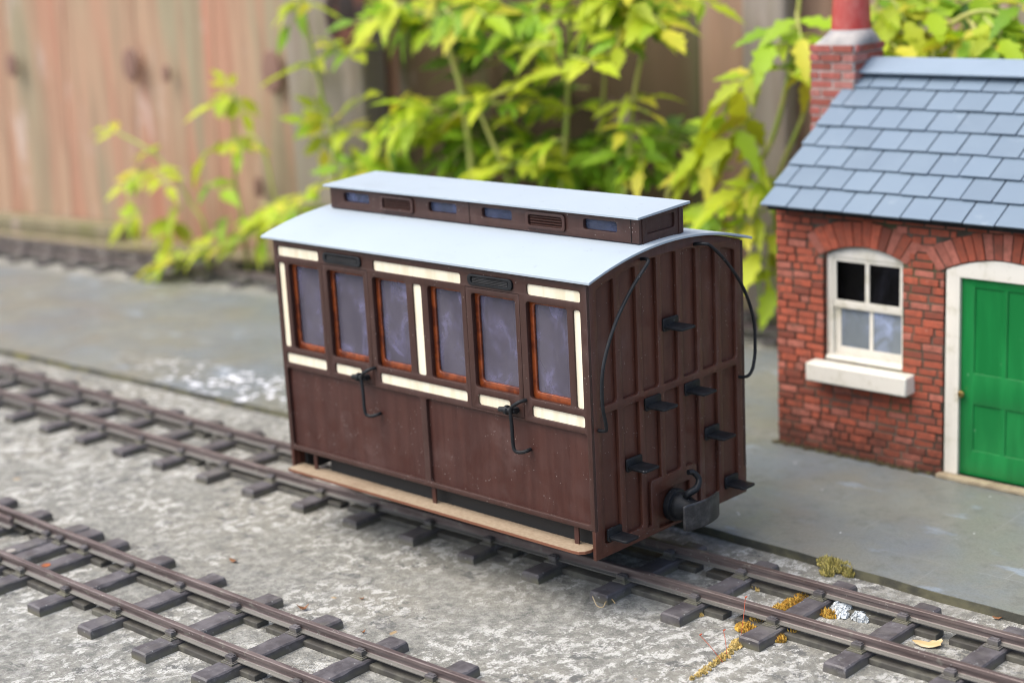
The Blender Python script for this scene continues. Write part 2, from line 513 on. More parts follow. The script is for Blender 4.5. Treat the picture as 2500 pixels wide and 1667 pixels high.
class MB:
    def __init__(self):
        self.v, self.f, self.c = [], [], []

    def add(self, vs, fs, c=None):
        o = len(self.v)
        self.v += [tuple(p) for p in vs]
        self.f += [tuple(i + o for i in f) for f in fs]
        self.c += [c] * len(fs)
        return self

    def box(self, x0, x1, y0, y1, z0, z1, c=None, fn=None):
        vs = [(x, y, z) for x in (x0, x1) for y in (y0, y1) for z in (z0, z1)]
        if fn:
            vs = [fn(Vector(p)) for p in vs]
        return self.add(vs, [(0, 1, 3, 2), (4, 6, 7, 5), (0, 4, 5, 1), (2, 3, 7, 6), (0, 2, 6, 4), (1, 5, 7, 3)], c)

    def tube(self, pts, r, n=8, cap=True, c=None):
        pts = [Vector(p) for p in pts]
        rs = r if isinstance(r, (list, tuple)) else [r] * len(pts)
        rings = []
        up = None
        for i, p in enumerate(pts):
            t = (pts[min(i + 1, len(pts) - 1)] - pts[max(i - 1, 0)]).normalized()
            if up is None:
                a = Vector((0, 0, 1)) if abs(t.z) < .9 else Vector((1, 0, 0))
                up = (a - t * a.dot(t)).normalized()
            else:
                up = (up - t * up.dot(t)).normalized()
            s = t.cross(up)
            rings.append([p + (up * math.cos(2 * math.pi * k / n) + s * math.sin(2 * math.pi * k / n)) * rs[i] for k in range(n)])
        vs = [q for ring in rings for q in ring]
        fs = []
        for i in range(len(pts) - 1):
            for k in range(n):
                fs.append((i * n + k, i * n + (k + 1) % n, (i + 1) * n + (k + 1) % n, (i + 1) * n + k))
        if cap:
            fs.append(tuple(range(n))[::-1])
            fs.append(tuple((len(pts) - 1) * n + k for k in range(n)))
        return self.add(vs, fs, c)

    def lathe(self, prof, n=32, fn=None, c=None):
        """prof: (r, h) pairs; axis z, fn maps to place"""
        vs, fs = [], []
        for r, h in prof:
            for k in range(n):
                a = 2 * math.pi * k / n
                p = Vector((r * math.cos(a), r * math.sin(a), h))
                vs.append(fn(p) if fn else p)
        for i in range(len(prof) - 1):
            for k in range(n):
                fs.append((i * n + k, i * n + (k + 1) % n, (i + 1) * n + (k + 1) % n, (i + 1) * n + k))
        fs.append(tuple(range(n))[::-1])
        fs.append(tuple((len(prof) - 1) * n + k for k in range(n)))
        return self.add(vs, fs, c)

    def prism(self, poly, fn0, fn1, c=None):
        n = len(poly)
        vs = [fn0(p) for p in poly] + [fn1(p) for p in poly]
        fs = [tuple(range(n))[::-1], tuple(range(n, 2 * n))]
        fs += [(i, (i + 1) % n, n + (i + 1) % n, n + i) for i in range(n)]
        return self.add(vs, fs, c)

    def plate(self, outer, holes, thick, fn, bevel=0.0):
        """flat plate with holes; local (a, b, depth 0..thick) -> fn"""
        cu = bpy.data.curves.new('plate', 'CURVE')
        cu.dimensions = '2D'
        cu.fill_mode = 'BOTH'
        for loop in [outer] + holes:
            sp = cu.splines.new('POLY')
            sp.points.add(len(loop) - 1)
            for p, q in zip(sp.points, loop):
                p.co = (q[0], q[1], 0, 1)
            sp.use_cyclic_u = True
        cu.extrude = max(thick / 2 - bevel, 1e-6)
        if bevel:
            cu.bevel_depth = bevel
            cu.bevel_resolution = 1
            cu.offset = -bevel
        ob = bpy.data.objects.new('plate', cu)
        col.objects.link(ob)
        dg = bpy.context.evaluated_depsgraph_get()
        me = bpy.data.meshes.new_from_object(ob.evaluated_get(dg))
        vs = [fn(Vector((q.co.x, q.co.y, q.co.z + thick / 2))) for q in me.vertices]
        fs = [tuple(p.vertices) for p in me.polygons]
        bpy.data.objects.remove(ob)
        bpy.data.curves.remove(cu)
        bpy.data.meshes.remove(me)
        return self.add(vs, fs)

    def tilt(self):
        # the lantern sits slightly out of level across the roof
        self.v = [(x, y, z + .046 * (y - .18) * max(0, min(1.2, (z - .6405) / .0535))) for x, y, z in self.v]
        return self

    def build(self, name, mat, parent=None, org=None, smooth=True, bevel=0.0, angle=35, mats=None, normals=True):
        """org: world point (carriage lengths) this mesh's coordinates are measured from"""
        if org is None:
            org = ORG.get(parent.name, Vector((0, 0, 0))) if parent else Vector((0, 0, 0))
        me = bpy.data.meshes.new(name)
        me.from_pydata([tuple((Vector(p) - org) * S) for p in self.v], [], self.f)
        if any(c is not None for c in self.c):
            a = me.attributes.new('tint', 'FLOAT_COLOR', 'FACE')
            for i, c in enumerate(self.c):
                a.data[i].color = (*(c or (0.3, 0.3, 0.3)), 1)
        bm = bmesh.new()
        bm.from_mesh(me)
        bmesh.ops.remove_doubles(bm, verts=bm.verts, dist=1e-7)
        if normals:
            bmesh.ops.recalc_face_normals(bm, faces=bm.faces)
        bm.to_mesh(me)
        bm.free()
        if smooth:
            me.shade_smooth()
            me.set_sharp_from_angle(angle=math.radians(angle))
        me.materials.append(mat)
        ob = bpy.data.objects.new(name, me)
        col.objects.link(ob)
        if bevel:
            b = ob.modifiers.new('soft_edges', 'BEVEL')
            b.width = bevel * S
            b.segments = 2
            b.limit_method = 'ANGLE'
            b.angle_limit = math.radians(40)
            b.harden_normals = False
        if parent:
            ob.parent = parent
            ORG[ob.name] = org
        return ob


ORG = {}


def thing(name, label, cat, loc, group=None):
    o = bpy.data.objects.new(name, None)
    o.empty_display_size = 0.02
    col.objects.link(o)
    o.location = Vector(loc) * S
    ORG[o.name] = Vector(loc)
    return tag(o, label, cat, group)


def tag(o, label, cat, group=None):
    o['label'] = label
    o['category'] = cat
    if group:
        o['group'] = group
    return o


def structure(o):
    o['kind'] = 'structure'
    return o


def rrect(x0, x1, z0, z1, r=0.005, n=4):
    if r <= 0:
        return [(x0, z0), (x1, z0), (x1, z1), (x0, z1)]
    out = []
    for cx, cz, a0 in ((x1 - r, z0 + r, -90), (x1 - r, z1 - r, 0), (x0 + r, z1 - r, 90), (x0 + r, z0 + r, 180)):
        for k in range(n + 1):
            a = math.radians(a0 + 90 * k / n)
            out.append((cx + r * math.cos(a), cz + r * math.sin(a)))
    return out


def lerp(a, b, t):
    return a + (b - a) * t


def interp(pts, x):
    for (x0, y0), (x1, y1) in zip(pts, pts[1:]):
        if x <= x1:
            return lerp(y0, y1, max(0, (x - x0) / (x1 - x0)) if x0 > pts[0][0] or x > x0 else (x - x0) / (x1 - x0))
    (x0, y0), (x1, y1) = pts[-2:]
    return lerp(y0, y1, (x - x0) / (x1 - x0))


def smooth_curve(pts, n=8):
    """Catmull-Rom through 3-D points"""
    P = [Vector(p) for p in pts]
    P = [P[0] * 2 - P[1]] + P + [P[-1] * 2 - P[-2]]
    out = []
    for i in range(1, len(P) - 2):
        a, b, c, d = P[i - 1:i + 3]
        for k in range(n):
            t = k / n
            out.append(0.5 * ((2 * b) + (c - a) * t + (2 * a - 5 * b + 4 * c - d) * t * t + (3 * b - a - 3 * c + d) * t ** 3))
    out.append(P[-2])
    return out


GZ = -0.141          # ground level
PZ = -0.120          # platform top

# ------------------------------------------------------------------ ground, platform
g = MB()
g.add([(-40, -40, GZ), (40, -40, GZ), (40, 40, GZ), (-40, 40, GZ)], [(0, 1, 2, 3)])
structure(g.build('ground', CONCRETE))

edge = [(-7.0, 0.36), (-2.33, 0.505), (-1.60, 0.55), (-0.78, 0.585), (0.1, 0.568), (1.14, 0.537), (1.31, 0.526), (1.51, 0.518), (1.70, 0.516), (3.2, 0.50)]
back = [(3.2, 2.36), (1.0, 2.14), (0.0, 1.97), (-1.2, 1.77), (-2.3, 1.59), (-2.69, 1.53), (-3.28, 1.44), (-3.87, 1.37), (-7.0, 1.03)]
en = []
random.seed(11)
for (x0, y0), (x1, y1) in zip(edge, edge[1:]):
    k = max(1, int((x1 - x0) / 0.06))
    for i in range(k):
        t = i / k
        en.append((lerp(x0, x1, t), lerp(y0, y1, t) + random.uniform(-.002, .002)))
en.append(edge[-1])
pl = MB()
poly = en + back
pl.prism(poly, lambda p: (p[0], p[1], PZ - 0.004), lambda p: (p[0], p[1], PZ))
structure(pl.build('platform', PLATFORM, smooth=False))
pe = MB()
# the board's stained edge stands 2 mm outside the painted top
for (a, b) in zip(en, en[1:]):
    pe.add([(a[0], a[1] - .0015, GZ), (b[0], b[1] - .0015, GZ), (b[0], b[1] - .0015, PZ - .0012), (a[0], a[1] - .0015, PZ - .0012), (a[0], a[1] + .01, PZ - .0012), (b[0], b[1] + .01, PZ - .0012)],
           [(0, 1, 2, 3), (3, 2, 5, 4)])
structure(pe.build('platform_kerb', PLATEDGE, smooth=True, normals=False))

# ------------------------------------------------------------------ track
RAILZ = -0.090
SLT = GZ + 0.022     # sleeper top


def rail_mesh(path, name, parent):
    """flat-bottomed rail swept along a ground path (x, y)"""
    prof = [(-.0115, GZ + .0255), (-.0115, GZ + .0275), (-.004, GZ + .0300), (-.0024, GZ + .032), (-.0024, RAILZ - .0105), (-.0062, RAILZ - .0085),
            (-.0062, RAILZ - .0012), (-.0050, RAILZ), (.0050, RAILZ), (.0062, RAILZ - .0012), (.0062, RAILZ - .0085), (.0024, RAILZ - .0105),
            (.0024, GZ + .032), (.004, GZ + .0300), (.0115, GZ + .0275), (.0115, GZ + .0255)]
    mb = MB()
    vs, fs = [], []
    n = len(prof)
    for i, p in enumerate(path):
        a, b = path[max(i - 1, 0)], path[min(i + 1, len(path) - 1)]
        t = Vector((b[0] - a[0], b[1] - a[1], 0)).normalized()
        s = Vector((-t.y, t.x, 0))
        for u, z in prof:
            vs.append((p[0] + s.x * u, p[1] + s.y * u, z))
    for i in range(len(path) - 1):
        for k in range(n):
            fs.append((i * n + k, i * n + (k + 1) % n, (i + 1) * n + (k + 1) % n, (i + 1) * n + k))
    fs.append(tuple(range(n)))
    fs.append(tuple((len(path) - 1) * n + k for k in range(n)))
    mb.add(vs, fs)
    return mb.build(name, RAIL, parent, smooth=True, angle=30)


def sleeper_proto(seed, length=0.367, width=0.053):
    """moulded sleeper with worn, chipped upper edges; local x across, y along its length"""
    rnd = random.Random(seed)
    h = 0.022
    ny, nx = 34, 4
    mb = MB()
    cut_l = [rnd.uniform(.002, .006) for _ in range(ny + 1)]
    cut_r = [rnd.uniform(.002, .006) for _ in range(ny + 1)]
    for cut in (cut_l, cut_r):
        for _ in range(rnd.randint(2, 4)):
            k = rnd.randint(1, ny - 1)
            w = rnd.randint(1, 4)
            d = rnd.uniform(.004, .009)
            for j in range(max(0, k - w), min(ny, k + w) + 1):
                cut[j] = max(cut[j], d * (1 - abs(j - k) / (w + 1)))
        s = list(cut)
        for j in range(1, ny):
            cut[j] = (s[j - 1] + 2 * s[j] + s[j + 1]) / 4
    vs, fs = [], []
    W = width / 2
    for j in range(ny + 1):
        y = lerp(-length / 2, length / 2, j / ny)
        y += (.008 if j == 1 else -.008 if j == ny - 1 else 0) * -.9
        e = min(j, ny - j)
        dz = (.0028 if e == 0 else .0 if e == 1 else 0) + rnd.uniform(-.0004, .0004)
        ins = .0010 if e == 0 else 0
        cl, cr = cut_l[j] + ins, cut_r[j] + ins
        row = [(-W + ins * .5, 0), (-W + .001 + ins * .5, h - cl * .95 - dz), (-W + cl, h - .0008 - dz), (-W * .3, h - dz), (W * .3, h - dz), (W - cr, h - .0008 - dz),
               (W - .001 - ins * .5, h - cr * .95 - dz), (W - ins * .5, 0)]
        for x, z in row:
            vs.append((x, y, z))
    n = 8
    for j in range(ny):
        for k in range(n - 1):
            fs.append((j * n + k, j * n + k + 1, (j + 1) * n + k + 1, (j + 1) * n + k))
    fs.append(tuple(range(n)))
    fs.append(tuple(ny * n + k for k in range(n)))
    mb.add(vs, fs)
    return mb


def chair_proto():
    """base plate and the two rail clips of one seat, local to the rail's centre line, z from sleeper top"""
    mb = MB()
    mb.box(-.018, .018, -.027, .027, -.001, .0030)
    mb.box(-.015, .015, -.0235, .0235, .0030, .0046)
    for s in (-1, 1):
        y0, y1 = (.0068, .0205) if s > 0 else (-.0205, -.0068)
        mb.box(-.0115, .0115, y0, y1, .0046, .0150)
        mb.box(-.0085, .0085, s * .010 - .004, s * .010 + .004, .0150, .0168)
    return mb


SL_MESHES = []
for sd in range(5):
    o = sleeper_proto(sd + 20).build('sleeper', SLEEPER, smooth=True, angle=28)
    SL_MESHES.append(o.data)
    bpy.data.objects.remove(o)
o = chair_proto().build('rail_chair', SLEEPER, smooth=False, bevel=.0012)
CHAIR = o.data
bpy.data.objects.remove(o)


def link(name, me, parent, loc, rz=0.0, bevel=0.0):
    o = bpy.data.objects.new(name, me)
    col.objects.link(o)
    o.parent = parent
    o.location = Vector(loc) * S
    o.rotation_euler = (0, 0, rz)
    if bevel:
        b = o.modifiers.new('soft_edges', 'BEVEL')
        b.width = bevel * S
        b.segments = 2
        b.limit_method = 'ANGLE'
    return o


def track(label, cl, x0, x1, xs, gauge_half=0.086, gap_every=3, gap_phase=0, chairs=True):
    root = thing('model_railway_track', label, 'railway track', (xs[len(xs) // 2], cl(xs[len(xs) // 2]), GZ))
    org = ORG[root.name]
    n = 60

    def off(x, d):
        s = (cl(x + .05) - cl(x - .05)) / .1
        L = math.hypot(1, s)
        return (x - s / L * d, cl(x) + d / L)
    for d in (-gauge_half, gauge_half):
        rail_mesh([off(lerp(x0, x1, i / n), d) for i in range(n + 1)], 'rail', root)
    random.seed(hash(len(xs)) % 97)
    for i, x in enumerate(xs):
        s = (cl(x + .05) - cl(x - .05)) / .1
        a = math.atan(s) + random.uniform(-.006, .006)
        p = Vector((x + random.uniform(-.002, .002), cl(x), GZ))
        sl = link('sleeper', SL_MESHES[(i * 3 + gap_phase) % 5], root, p - org, a + (math.pi if i % 2 else 0))
        if chairs:
            flip = -1 if i % 2 else 1
            for d in (-gauge_half, gauge_half):
                link('rail_chair', CHAIR, sl, (0, d * flip, 0.022), 0, bevel=.0012)
        if i + 1 < len(xs):
            x2 = xs[i + 1]
            for d in (-gauge_half, gauge_half):
                spans = [(x + .026, x2 - .026)]
                if (i + gap_phase + (1 if d > 0 else 0)) % gap_every == 0:
                    mid = (x + x2) / 2 - .01
                    spans = [(x + .026, mid - .014), (mid + .014, x2 - .026)]
                for (a0, a1) in spans:
                    mb = MB()
                    A, B = Vector((*off(a0, d), 0)), Vector((*off(a1, d), 0))
                    t = (B - A).normalized()
                    sd = Vector((-t.y, t.x, 0))
                    hw, zz0, zz1 = .0165, GZ - .001, GZ + .0125
                    vs = [A + sd * hw, A - sd * hw, B - sd * hw, B + sd * hw]
                    mb.prism(vs, lambda q: (q.x, q.y, zz0), lambda q: (q.x, q.y, zz1))
                    mb.build('spacer_bar', SPACER, root, smooth=False, bevel=.002)
    return root


main_cl = lambda x: interp([(-8, .225), (-0.6, .234), (0.2, .248), (1.0, .266), (1.8, .271), (6, .271)], x)
main_xs = [1.5255 + .2005 * k for k in range(-22, 7)]
track('long track carrying the brown carriage along the platform', main_cl, -3.0, 2.85, main_xs, gap_phase=1)
front_cl = lambda x: interp([(-8, -.541), (0, -.541), (.5, -.534), (1.05, -.516), (1.6, -.492), (4, -.38)], x)
front_xs = [-1.92, -1.75, -1.58, -1.41, -1.24, -1.07, -.90, -.755, -.585, -.405, -.345, -.235, -.042] + [.155 + .2 * k for k in range(0, 8)]
front = track('nearest track in the foreground with a turnout end and rusty screw', front_cl, -2.0, 1.7, front_xs, gap_phase=0)
# check rail, crossing blocks and fixing screws of the turnout end
rail_mesh([(-2.0, -.492), (-1.2, -.492), (-.62, -.490), (-.53, -.489)], 'check_rail', front)
mb = MB()
mb.box(-.74, -.575, -.565, -.522, GZ + .02, GZ + .041)
mb.box(-.70, -.62, -.522, -.505, GZ + .02, GZ + .034)
mb.box(-1.3, -.80, -.575, -.53, GZ + .02, GZ + .045)
mb.build('crossing_block', SLEEPER, front, smooth=False, bevel=.004)
for sx, mt in ((-.235, RUST), (-.395, SCREW)):
    mb = MB()
    mb.lathe([(.011, 0), (.0115, .0012), (.0085, .0016), (.006, .0008), (.004, .0018), (.0015, .0018)], 20, lambda p, sx=sx: Vector((sx - .002, front_cl(sx) - .032, SLT - .0002)) + p)
    mb.build('screw_head', mt, front)
back_cl = lambda x: interp([(-8, 1.22), (-3.87, 1.665), (-3.28, 1.74), (-2.69, 1.84), (-2.3, 1.91), (-1.2, 2.08), (0, 2.27), (1, 2.44), (3, 2.75)], x)
back_xs = [-6.2 + .205 * k for k in range(0, 38)]
track('farthest track below the fence behind the platform', back_cl, -6.3, 1.55, back_xs, gap_phase=2)

# ------------------------------------------------------------------ carriage
W = 0.535
car = thing('railway_carriage', 'brown and cream four wheeled model railway carriage with white clerestory roof', 'railway carriage', (0.5, 0.267, RAILZ))


def arc(y):
    """height of the end's curved top"""
    t = (y - W / 2) / (W / 2)
    return 0.635 - 0.0435 * t * t


def near(p):
    return Vector((p.x, p.z, p.y))            # plate depth runs into the body (+y)


def far(p):
    return Vector((p.x, W - p.z, p.y))


CREAMS = [(.013, .165, .553, .577), (.357, .640, .552, .576), (.835, .983, .551, .575),
          (.013, .036, .328, .537), (.485, .513, .327, .536), (.962, .982, .326, .535),
          (.016, .165, .287, .312), (.357, .641, .287, .311), (.835, .983, .286, .311)]
DCREAM = [(.198, .292, .287, .311), (.675, .771, .287, .311)]
WIN = [(.051, .163), (.351, .465), (.533, .640), (.831, .946)]
DWIN = [(.192, .321), (.670, .800)]
DOORS = [(.176, .336), (.653, .813)]
LOWP = [(.013, .488), (.506, .988)]
for side, fn in (('near', near), ('far', far)):
    wz = (.326, .537)
    holes = [rrect(a, b, c, d, .006) for a, b, c, d in CREAMS]
    holes += [rrect(a, b, *wz, .008) for a, b in WIN]
    holes += [rrect(a, b, .2775, .5495, 0) for a, b in DOORS]
    holes += [rrect(a, b, .074, .2735, .007) for a, b in LOWP]
    mb = MB()
    mb.plate(rrect(0, 1.0, .0625, .5905, 0), holes, .0085, fn, .0008)
    mb.build('side_panel', BROWN, car, angle=50)
    mb = MB()
    # inner board: window openings only, carries the lower panels
    mb.plate(rrect(.004, .996, .064, .58, 0), [rrect(a - .001, b + .001, .325, .538, .004) for a, b in WIN + DWIN], .004, lambda p, fn=fn: fn(Vector((p.x, p.y, p.z + .0087))))
    mb.build('inner_panel', PANELB, car, smooth=False)
    for (a, b), (wa, wb), cr in zip(DOORS, DWIN, DCREAM):
        mb = MB()
        mb.plate(rrect(a + .0012, b - .0012, .2785, .5485, 0), [rrect(wa, wb, *wz, .008), rrect(*cr, .006)], .0085, fn, .0006)
        d = mb.build('door', BROWN, car, angle=50)
        # lever handle
        hx, hz = b - .022, .2945
        y = -1 if side == 'near' else 1
        Y = (lambda t: t) if side == 'near' else (lambda t: W - t)
        mb = MB()
        mb.tube([(hx, Y(.002), hz), (hx, Y(-.010), hz)], .0075, 12)
        mb.tube([(hx + .010, Y(-.013), hz + .002), (hx - .012, Y(-.013), hz), (hx - .015, Y(-.013), hz), (hx - .021, Y(-.013), hz), (hx - .024, Y(-.013), hz), (hx - .040, Y(-.013), hz - .002)],
                [.0066, .0072, .0105, .0105, .0064, .0058], 12)
        mb.build('door_handle', BLACK, d)
        # ventilator hood over the door
        va, vb = (a + b) / 2 - .066, (a + b) / 2 + .066
        if side == 'near':
            va, vb = (.187, .320) if a < .5 else (.666, .798)
        mb = MB()
        mb.plate(rrect(va, vb, .5555, .5795, .010), [rrect(va + .010, vb - .010, .560, .575, .006)], .005, lambda p, fn=fn: fn(Vector((p.x, p.y, p.z - .005))), .001)
        mb.plate(rrect(va + .004, vb - .004, .557, .578, .006), [], .002, lambda p, fn=fn: fn(Vector((p.x, p.y, p.z - .002))))
        for k in range(4):
            z0 = .5612 + k * .0034
            mb.prism([(Y(-.0015), z0), (Y(-.0040), z0 + .0008), (Y(-.0015), z0 + .0030)], lambda p: (va + .014, p[0], p[1]), lambda p: (vb - .014, p[0], p[1]))
        mb.build('ventilator', BLACK, car, angle=40)
        # bent wire grab rail beside the door
        gx0, gx1 = (b + .006, b - .020)
        mb = MB()
        pts = smooth_curve([(gx0, Y(.002), .3205), (gx0 - .002, Y(-.010), .3205), (gx0 - .010, Y(-.019), .316), (gx1 - .001, Y(-.021), .300), (gx1, Y(-.021), .262), (gx1 + .001, Y(-.021), .222),
                            (gx1 + .006, Y(-.020), .2085), (gx1 + .018, Y(-.014), .2065), (gx1 + .026, Y(-.004), .2090), (gx1 + .026, Y(.006), .2095)], 5)
        mb.tube(pts, .0041, 10)
        mb.build('grab_rail', BLACK, car)
    for a, b, c0, d0 in CREAMS + DCREAM:
        mb = MB()
        mb.plate(rrect(a - .0005, b + .0005, c0 - .0005, d0 + .0005, .006), [], .003, lambda p, fn=fn: fn(Vector((p.x, p.y, p.z + .0042))))
        mb.build('cream_panel', CREAM, car, smooth=False)
    for a, b in WIN + DWIN:
        mb = MB()
        mb.plate(rrect(a - .003, b + .003, .323, .540, .006), [rrect(a + .0100, b - .008, .3390, .5300, .007)], .006, lambda p, fn=fn: fn(Vector((p.x, p.y, p.z + .0129))), .0012)
        w = mb.build('window', MAHOG, car, angle=50)
        mb = MB()
        y0 = .0192 if side == 'near' else W - .0192
        y1 = .0208 if side == 'near' else W - .0208
        mb.box(a + .004, b - .002, min(y0, y1), max(y0, y1), .333, .537)
        mb.build('pane', PANE, w, smooth=False)

# ends
ecols = [(.030, .086), (.103, .157), (.172, .226), (.241, .294), (.311, .363), (.379, .432), (.449, .505)]
for sgn in (1, -1):
    ex = 1.0 if sgn > 0 else 0.0
    thick = .010

    def efn(p, ex=ex, sgn=sgn):
        return Vector((ex - sgn * p.z, p.x, p.y))
    outer = [(0, -.002), (W, -.002), (W, .0622), (W - .0088, .0622), (W - .0088, .58)]
    ys = [lerp(W - .0088, .0088, i / 24) for i in range(25)]
    outer += [(y, arc(y)) for y in ys] + [(.0088, .0622), (0, .0622)]
    holes = []
    for k, (a, b) in enumerate(ecols):
        z0, r = .3255, .006
        top = [(lerp(b, a, i / 5), arc(lerp(b, a, i / 5)) - .026) for i in range(6)]
        holes.append([(a + r, z0), (b - r, z0), (b - r * .3, z0 + r * .3), (b, z0 + r)] + [(b, top[0][1] - .004), (b - .002, top[0][1] - .001)] + top[1:-1] + [(a + .002, top[-1][1] - .001), (a, top[-1][1] - .004), (a, z0 + r), (a + r * .3, z0 + r * .3)])
        zb = .0265 if k in (0, 1, 5, 6) else .121
        if k == 2:
            holes.append([(.172, .020), (.188, .020), (.188, .115), (.193, .121), (b, .121), (b, .3095), (a, .3095)])
        elif k == 4:
            holes.append([(.347, .020), (.363, .020), (.363, .3095), (a, .3095), (a, .121), (.342, .121), (.347, .115)])
        else:
            holes.append(rrect(a, b, zb, .3095, .006))
    holes.append(rrect(.212, .322, .006, .088, .004))
    mb = MB()
    mb.plate(outer, holes, .0095, efn, .0012)
    e = mb.build('end_panel', ENDB, car, angle=50)
    mb = MB()
    inner = [(.010, .002), (W - .010, .002)] + [(y, arc(y) - .006) for y in ys]
    mb.plate([(max(.0135, min(W - .0135, a)), b) for a, b in inner], [], .004, lambda p, f=efn: f(Vector((p.x, p.y, p.z + .0097))))
    mb.build('end_backing', ENDB, car, smooth=False)
    # climbing steps
    for (a, b, zt) in ((.242, .294, .470), (.174, .227, .3105), (.312, .364, .3105), (.105, .157, .193), (.380, .432, .191), (.036, .082, .058), (.451, .499, .056)):
        mb = MB()
        mb.plate(rrect(a, b, zt - .029, zt, .005), [], .005, lambda p, f=efn: f(Vector((p.x, p.y, p.z - .0035))), .001)
        mb.plate(rrect(a + .001, b - .001, .002, .052, .006), [], .0055, lambda p, ex=ex, sgn=sgn, zt=zt: Vector((ex + sgn * p.y, p.x, zt - .022 + p.z)), .0012)
        mb.build('climbing_step', BLACK, car, angle=50)
    # curved end handrails
    for mir in ((0, 1) if sgn > 0 else ()):
        def hp(y, z, o, mir=mir, ex=ex, sgn=sgn):
            return (ex + sgn * o, (W - y) if mir else y, z)
        pts = smooth_curve([hp(.177, .6105, -.004), hp(.176, .6135, .010), hp(.170, .6135, .024), hp(.158, .607, .031), (hp(.110, .569, .031)), hp(.056, .511, .031), hp(.020, .451, .031), hp(.004, .401, .031),
                            hp(.002, .343, .031), hp(.008, .312, .031), hp(.013, .296, .029), hp(.019, .285, .024), hp(.022, .280, .012), hp(.022, .279, -.004)], 6)
        mb = MB()
        mb.tube(pts, .0038, 10)
        mb.build('end_handrail', BLACK, car)
    # central buffer with hook
    cy, cz = .266, .046

    def bfn(p, ex=ex, sgn=sgn):
        return Vector((ex + sgn * p.z, cy + p.x, cz + p.y))
    mb = MB()
    mb.lathe([(.036, -.004), (.037, .004), (.036, .010), (.030, .012), (.030, .016), (.032, .018), (.031, .026), (.026, .034), (.020, .050), (.018, .074)], 36, bfn)
    bf = mb.build('buffer', BLACK, car, angle=40)
    mb = MB()
    nx = 10
    out = rrect(-.063, .063, -.0305, .0305, .006, 3)
    vs0 = [(p[0], p[1], .074 + .010 * (1 - (p[0] / .063) ** 2)) for p in out]
    face, bk = [], []
    grid = []
    for i in range(nx + 1):
        u = lerp(-.063, .063, i / nx)
        hh = .0305 - (.003 if i in (0, nx) else 0)
        for sgz in (-1, 1):
            grid.append(Vector((u, sgz * hh, .070 + .012 * (1 - (u / .063) ** 2))))
    fr = [bfn(Vector((p.x, p.y, p.z + .006))) for p in grid]
    bk = [bfn(p) for p in grid]
    n = len(fr)
    fs = []
    for i in range(nx):
        a, b, c2, d = 2 * i, 2 * i + 1, 2 * i + 3, 2 * i + 2
        fs += [(a, b, c2, d), (n + a, n + d, n + c2, n + b), (a, d, n + d, n + a), (b, n + b, n + c2, c2)]
    fs += [(0, n, n + 1, 1), (2 * nx, 2 * nx + 1, n + 2 * nx + 1, n + 2 * nx)]
    mb.add(fr + bk, fs)
    mb.build('buffer_plate', BUFFER, bf, bevel=.003)
    mb = MB()
    pts = smooth_curve([bfn(Vector((.004, .024, .030))), bfn(Vector((-.006, .036, .044))), bfn(Vector((.010, .046, .054))), bfn(Vector((.022, .062, .052))), bfn(Vector((.014, .078, .044))), bfn(Vector((.000, .082, .040)))], 6)
    rr = [lerp(.0090, .0060, i / (len(pts) - 1)) for i in range(len(pts))]
    mb.tube(pts, rr, 12)
    mb.build('coupling_hook', BLACK, bf)

# lamp bracket at the far-left corner
mb = MB()
mb.tube([(.002, .03, .562), (-.012, .03, .562)], .004, 8)
mb.tube([(-.012, .028, .548), (-.012, .028, .576)], [.008, .008], 10)
mb.build('lamp_bracket', BLACK, car, bevel=.002)

# main roof
mb = MB()
ry0, ry1 = -.010, W + .012
vs, fs = [], []
NR = 40
rx0, rx1 = -.034, 1.018
for i in range(NR + 1):
    y = lerp(ry0, ry1, i / NR)
    t = (y - W / 2) / (W / 2)
    z = .6415 - .0400 * t * t
    for x in (rx0, rx1):
        vs += [(x, y, z), (x, y, z - .0055)]
for i in range(NR):
    o = i * 4
    fs += [(o, o + 2, o + 6, o + 4), (o + 1, o + 5, o + 7, o + 3), (o, o + 4, o + 5, o + 1), (o + 2, o + 3, o + 7, o + 6)]
fs += [(0, 1, 3, 2), (NR * 4, NR * 4 + 2, NR * 4 + 3, NR * 4 + 1)]
mb.add(vs, fs)
roof = mb.build('roof', ROOFW, car, angle=40, bevel=.0008)

